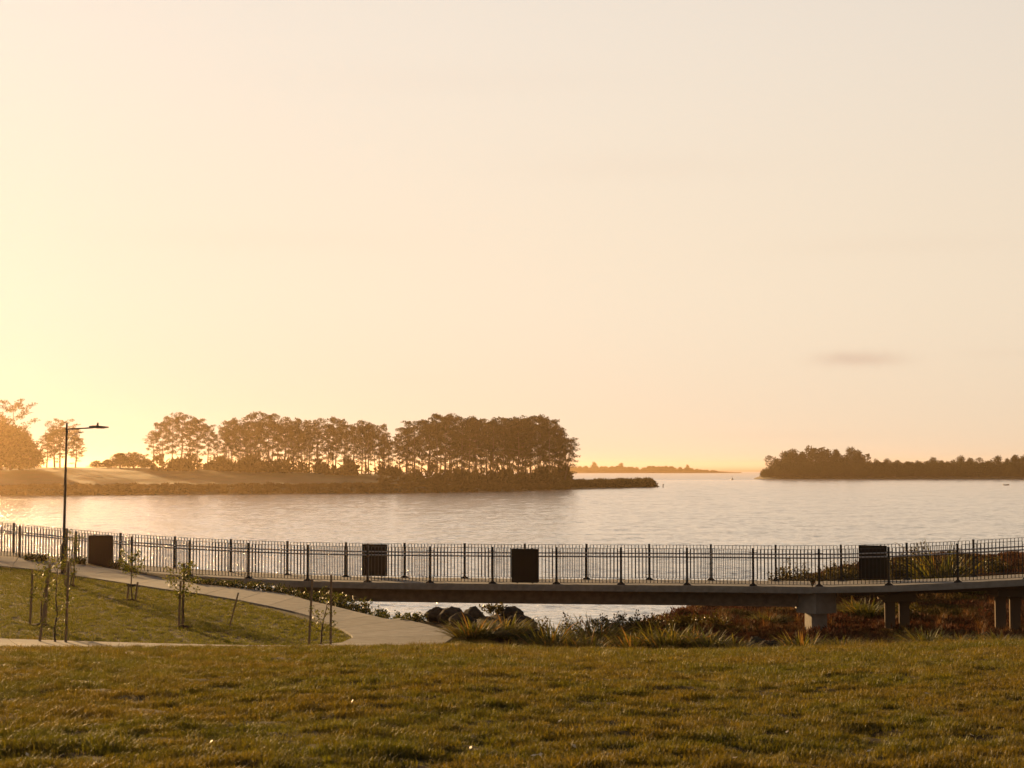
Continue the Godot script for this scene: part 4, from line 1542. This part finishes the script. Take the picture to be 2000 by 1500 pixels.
func make_grass() -> void:
	var r := rng(900)
	var meshes := [tuft_mesh(1, 14, 0.037, 0.045, 0.0021), tuft_mesh(2, 16, 0.03, 0.05, 0.0021), tuft_mesh(3, 12, 0.05, 0.042, 0.0024)]
	var places := [[], [], []]
	var tints := [[], [], []]
	var D := 6.6
	while D < 33.5:
		var half := D * 0.335 + 2.2
		var step := 0.036 + maxf(0.0, D - 12.0) * 0.0022
		var per := step * (1.0 if D < 20 else 1.15)
		var x := -half
		while x < half:
			var px := x + r.randf_range(-0.5, 0.5) * step
			var pz := -D + r.randf_range(-0.5, 0.5) * step
			x += step
			if D > 29.5:
				if x > -1.0 and D > 32.0 - smoothstep(2.0, -1.0, x) * -1.5: continue
				if Geometry2D.is_point_in_polygon(Vector2(px, pz), path_outline): continue
			var thin := hump.get_noise_2d(px * 30.0, pz * 30.0)
			if thin < -0.2 and r.randf() < 0.7: continue
			var k := r.randi() % 3
			var sc := r.randf_range(0.7, 1.25) * (1.0 + 0.9 * clampf(thin, -0.3, 0.6)) * (1.0 + maxf(0.0, D - 14.0) * 0.025)
			var b := Basis(Vector3.UP, r.randf() * TAU).scaled(Vector3(sc, sc * r.randf_range(0.75, 1.15), sc))
			places[k].append(Transform3D(b, Vector3(px, ground_y(px, pz), pz)))
			tints[k].append(grass_tint(px, pz, r))
		D += per
	# the tongue of lawn beside the path's end
	for i in 5200:
		var z := -r.randf_range(32.0, 37.2)
		var x := r.randf_range(-2.6, 0.9)
		if x > 0.9 - (-z - 32.0) * 0.36: continue
		if Geometry2D.is_point_in_polygon(Vector2(x, z), path_outline): continue
		var sc := r.randf_range(1.1, 1.9)
		places[i % 3].append(Transform3D(Basis(Vector3.UP, r.randf() * TAU).scaled(Vector3(sc, sc * 0.8, sc)), Vector3(x, ground_y(x, z), z)))
		tints[i % 3].append(grass_tint(x, z, r))
	# lawn slope between the two arms of the path
	for i in 34000:
		var z := -r.randf_range(31.5, 55.0)
		var x := r.randf_range(-19.5, -3.2)
		if x < z * 0.335 - 0.5: continue
		var q := Vector2(x, z)
		if Geometry2D.is_point_in_polygon(q, path_outline): continue
		if inland(x, z) < 2.8: continue
		var k := r.randi() % 3
		var sc := r.randf_range(1.3, 2.2)
		places[k].append(Transform3D(Basis(Vector3.UP, r.randf() * TAU).scaled(Vector3(sc, sc * 0.7, sc)), Vector3(x, ground_y(x, z), z)))
		var c := grass_tint(x, z, r)
		tints[k].append(c.lerp(Color(0.15, 0.155, 0.016), 0.75))
	for k in 3:
		scatter("lawn_grass", meshes[k], M.grass, places[k], tints[k], ["short mown lawn grass with dry patches over the slope", "fine low turf filling the lawn between longer blades", "longer tufts of grass scattered through the lawn"][k], "grass")
	print("grass ", places[0].size() * 3)
	# longer stalks on the brow, against the bed
	var stalk := tuft_mesh(9, 7, 0.17, 0.07, 0.0022)
	var pl := []
	var tn := []
	for i in 900:
		var x := r.randf_range(-2.0, 12.0)
		var z := -r.randf_range(31.0, 33.8)
		if Geometry2D.is_point_in_polygon(Vector2(x, z), path_outline): continue
		var sc := r.randf_range(0.5, 1.2) * (1.3 if r.randf() < 0.15 else 1.0)
		pl.append(Transform3D(Basis(Vector3.UP, r.randf() * TAU).scaled(Vector3.ONE * sc), Vector3(x, ground_y(x, z), z)))
		tn.append(Color(0.10, 0.095, 0.025).lerp(Color(0.18, 0.13, 0.06), r.randf()))
	scatter("edge_grass", stalk, M.grass, pl, tn, "longer unmown grass where the lawn meets the flax bed", "grass")
	# matted cover on the bank
	var low := MB.new()
	puff(low, rng(12), Vector3(0, 0.03, 0), Vector3(0.24, 0.035, 0.24), 46, 0.055, Color(0.75, 0.75, 0.75), Color(1.2, 1.2, 1.2))
	var sprig := low.mesh(false, true)
	pl = []
	tn = []
	for i in 26000:
		var z := -r.randf_range(38.5, 82.0)
		var x := r.randf_range(-1.0, 27.0)
		if x > -z * 0.335 + 0.5: continue
		if inland(x, z) < 0.2 or x < 0.8: continue
		var q := hump.get_noise_2d(x * 7.0, z * 7.0) + hump.get_noise_2d(x * 25.0, z * 25.0) * 0.6
		if q < -0.25 and r.randf() < 0.7: continue
		var sc := r.randf_range(0.7, 1.5) * (1.0 + 1.2 * maxf(0.0, q))
		pl.append(Transform3D(Basis(Vector3.UP, r.randf() * TAU).scaled(Vector3(sc, sc * 1.3, sc)), Vector3(x, ground_y(x, z), z)))
		var red := Color(0.10, 0.036, 0.024).lerp(Color(0.085, 0.05, 0.03), r.randf())
		tn.append(red.lerp(Color(0.07, 0.065, 0.02), clampf(hump.get_noise_2d(x * 4.0 + 9.0, z * 4.0) * 2.0 - 0.2, 0.0, 0.85)))
	scatter("ground_cover", sprig, M.scrub, pl, tn, "matted russet ground cover over the bank under the bridge", "ground cover")
	# russet tussock grass on the bank
	var tus := tuft_mesh(14, 46, 0.5, 0.12, 0.004)
	pl = []
	tn = []
	for i in 420:
		var z := -r.randf_range(37.0, 78.0)
		var x := r.randf_range(0.5, 26.0)
		if x > -z * 0.335 + 0.5 or inland(x, z) < 0.0: continue
		var sc := r.randf_range(0.5, 1.1)
		pl.append(Transform3D(Basis(Vector3.UP, r.randf() * TAU).scaled(Vector3.ONE * sc), Vector3(x, ground_y(x, z), z)))
		tn.append(Color(0.16, 0.065, 0.03).lerp(Color(0.13, 0.09, 0.035), r.randf()))
	scatter("tussock_grass", tus, M.grass, pl, tn, "russet tussock grass dotted over the bank", "grass")
	# pale fallen leaves on the lawn
	var leafm := MB.new()
	leaf_quad(leafm, Vector3(-0.02, 0.012, 0), Vector3(1, 0.25, 0.1).normalized(), Vector3(0, 0.35, 1).normalized(), 0.042, 0.024)
	leafm.tube([Vector3(-0.035, 0.01, 0), Vector3(-0.018, 0.012, 0)], [0.0012, 0.0012], 4)
	var lm := leafm.mesh()
	for q in [[887, 1393], [751, 1423], [773, 1431], [1045, 1490], [1055, 1490], [942, 1318], [921, 1475], [1093, 1420], [1540, 1444], [1437, 1496], [1588, 1340], [246, 1282], [177, 1316], [415, 1462], [50, 1490], [1120, 1470], [1810, 1365], [1350, 1440], [690, 1380], [1900, 1450], [1700, 1480]]:
		var p := on_ground(q[0], q[1], 6.0)
		var o := part("fallen_leaf", lm, M.petal, self, p + Vector3(0, 0.028, 0))
		o.rotation = Vector3(r.randf_range(-0.5, 0.5), r.randf() * TAU, r.randf_range(-0.5, 0.5))
		tag(o, "small pale fallen leaf lying in the mown lawn", "leaf", "pale leaves fallen on the lawn")

func _ready() -> void:
	lay_out()
	light_and_camera()
	materials()
	make_ground()
	make_path()
	make_bridge()
	make_far_shores()
	make_railing(near_line, -1.0, "black bar railing along the footbridge's lawn side")
	make_railing(far_line, 1.0, "black bar railing along the footbridge's water side")
	make_board(near_line, 178.0, 225.0, 0.07, "dark board on the railing where the footbridge meets the path")
	make_board(far_line, 710.0, 758.0, 0.05, "dark board on the water-side railing near the planted path strip")
	make_board(near_line, 1000.0, 1052.0, 0.07, "dark board on the lawn-side railing at mid span over the flax")
	make_board(far_line, 1675.0, 1730.0, 0.05, "dark board on the water-side railing above the paired dark columns")
	make_lamp()
	make_saplings()
	make_planting()
	make_water_things()
	make_grass()
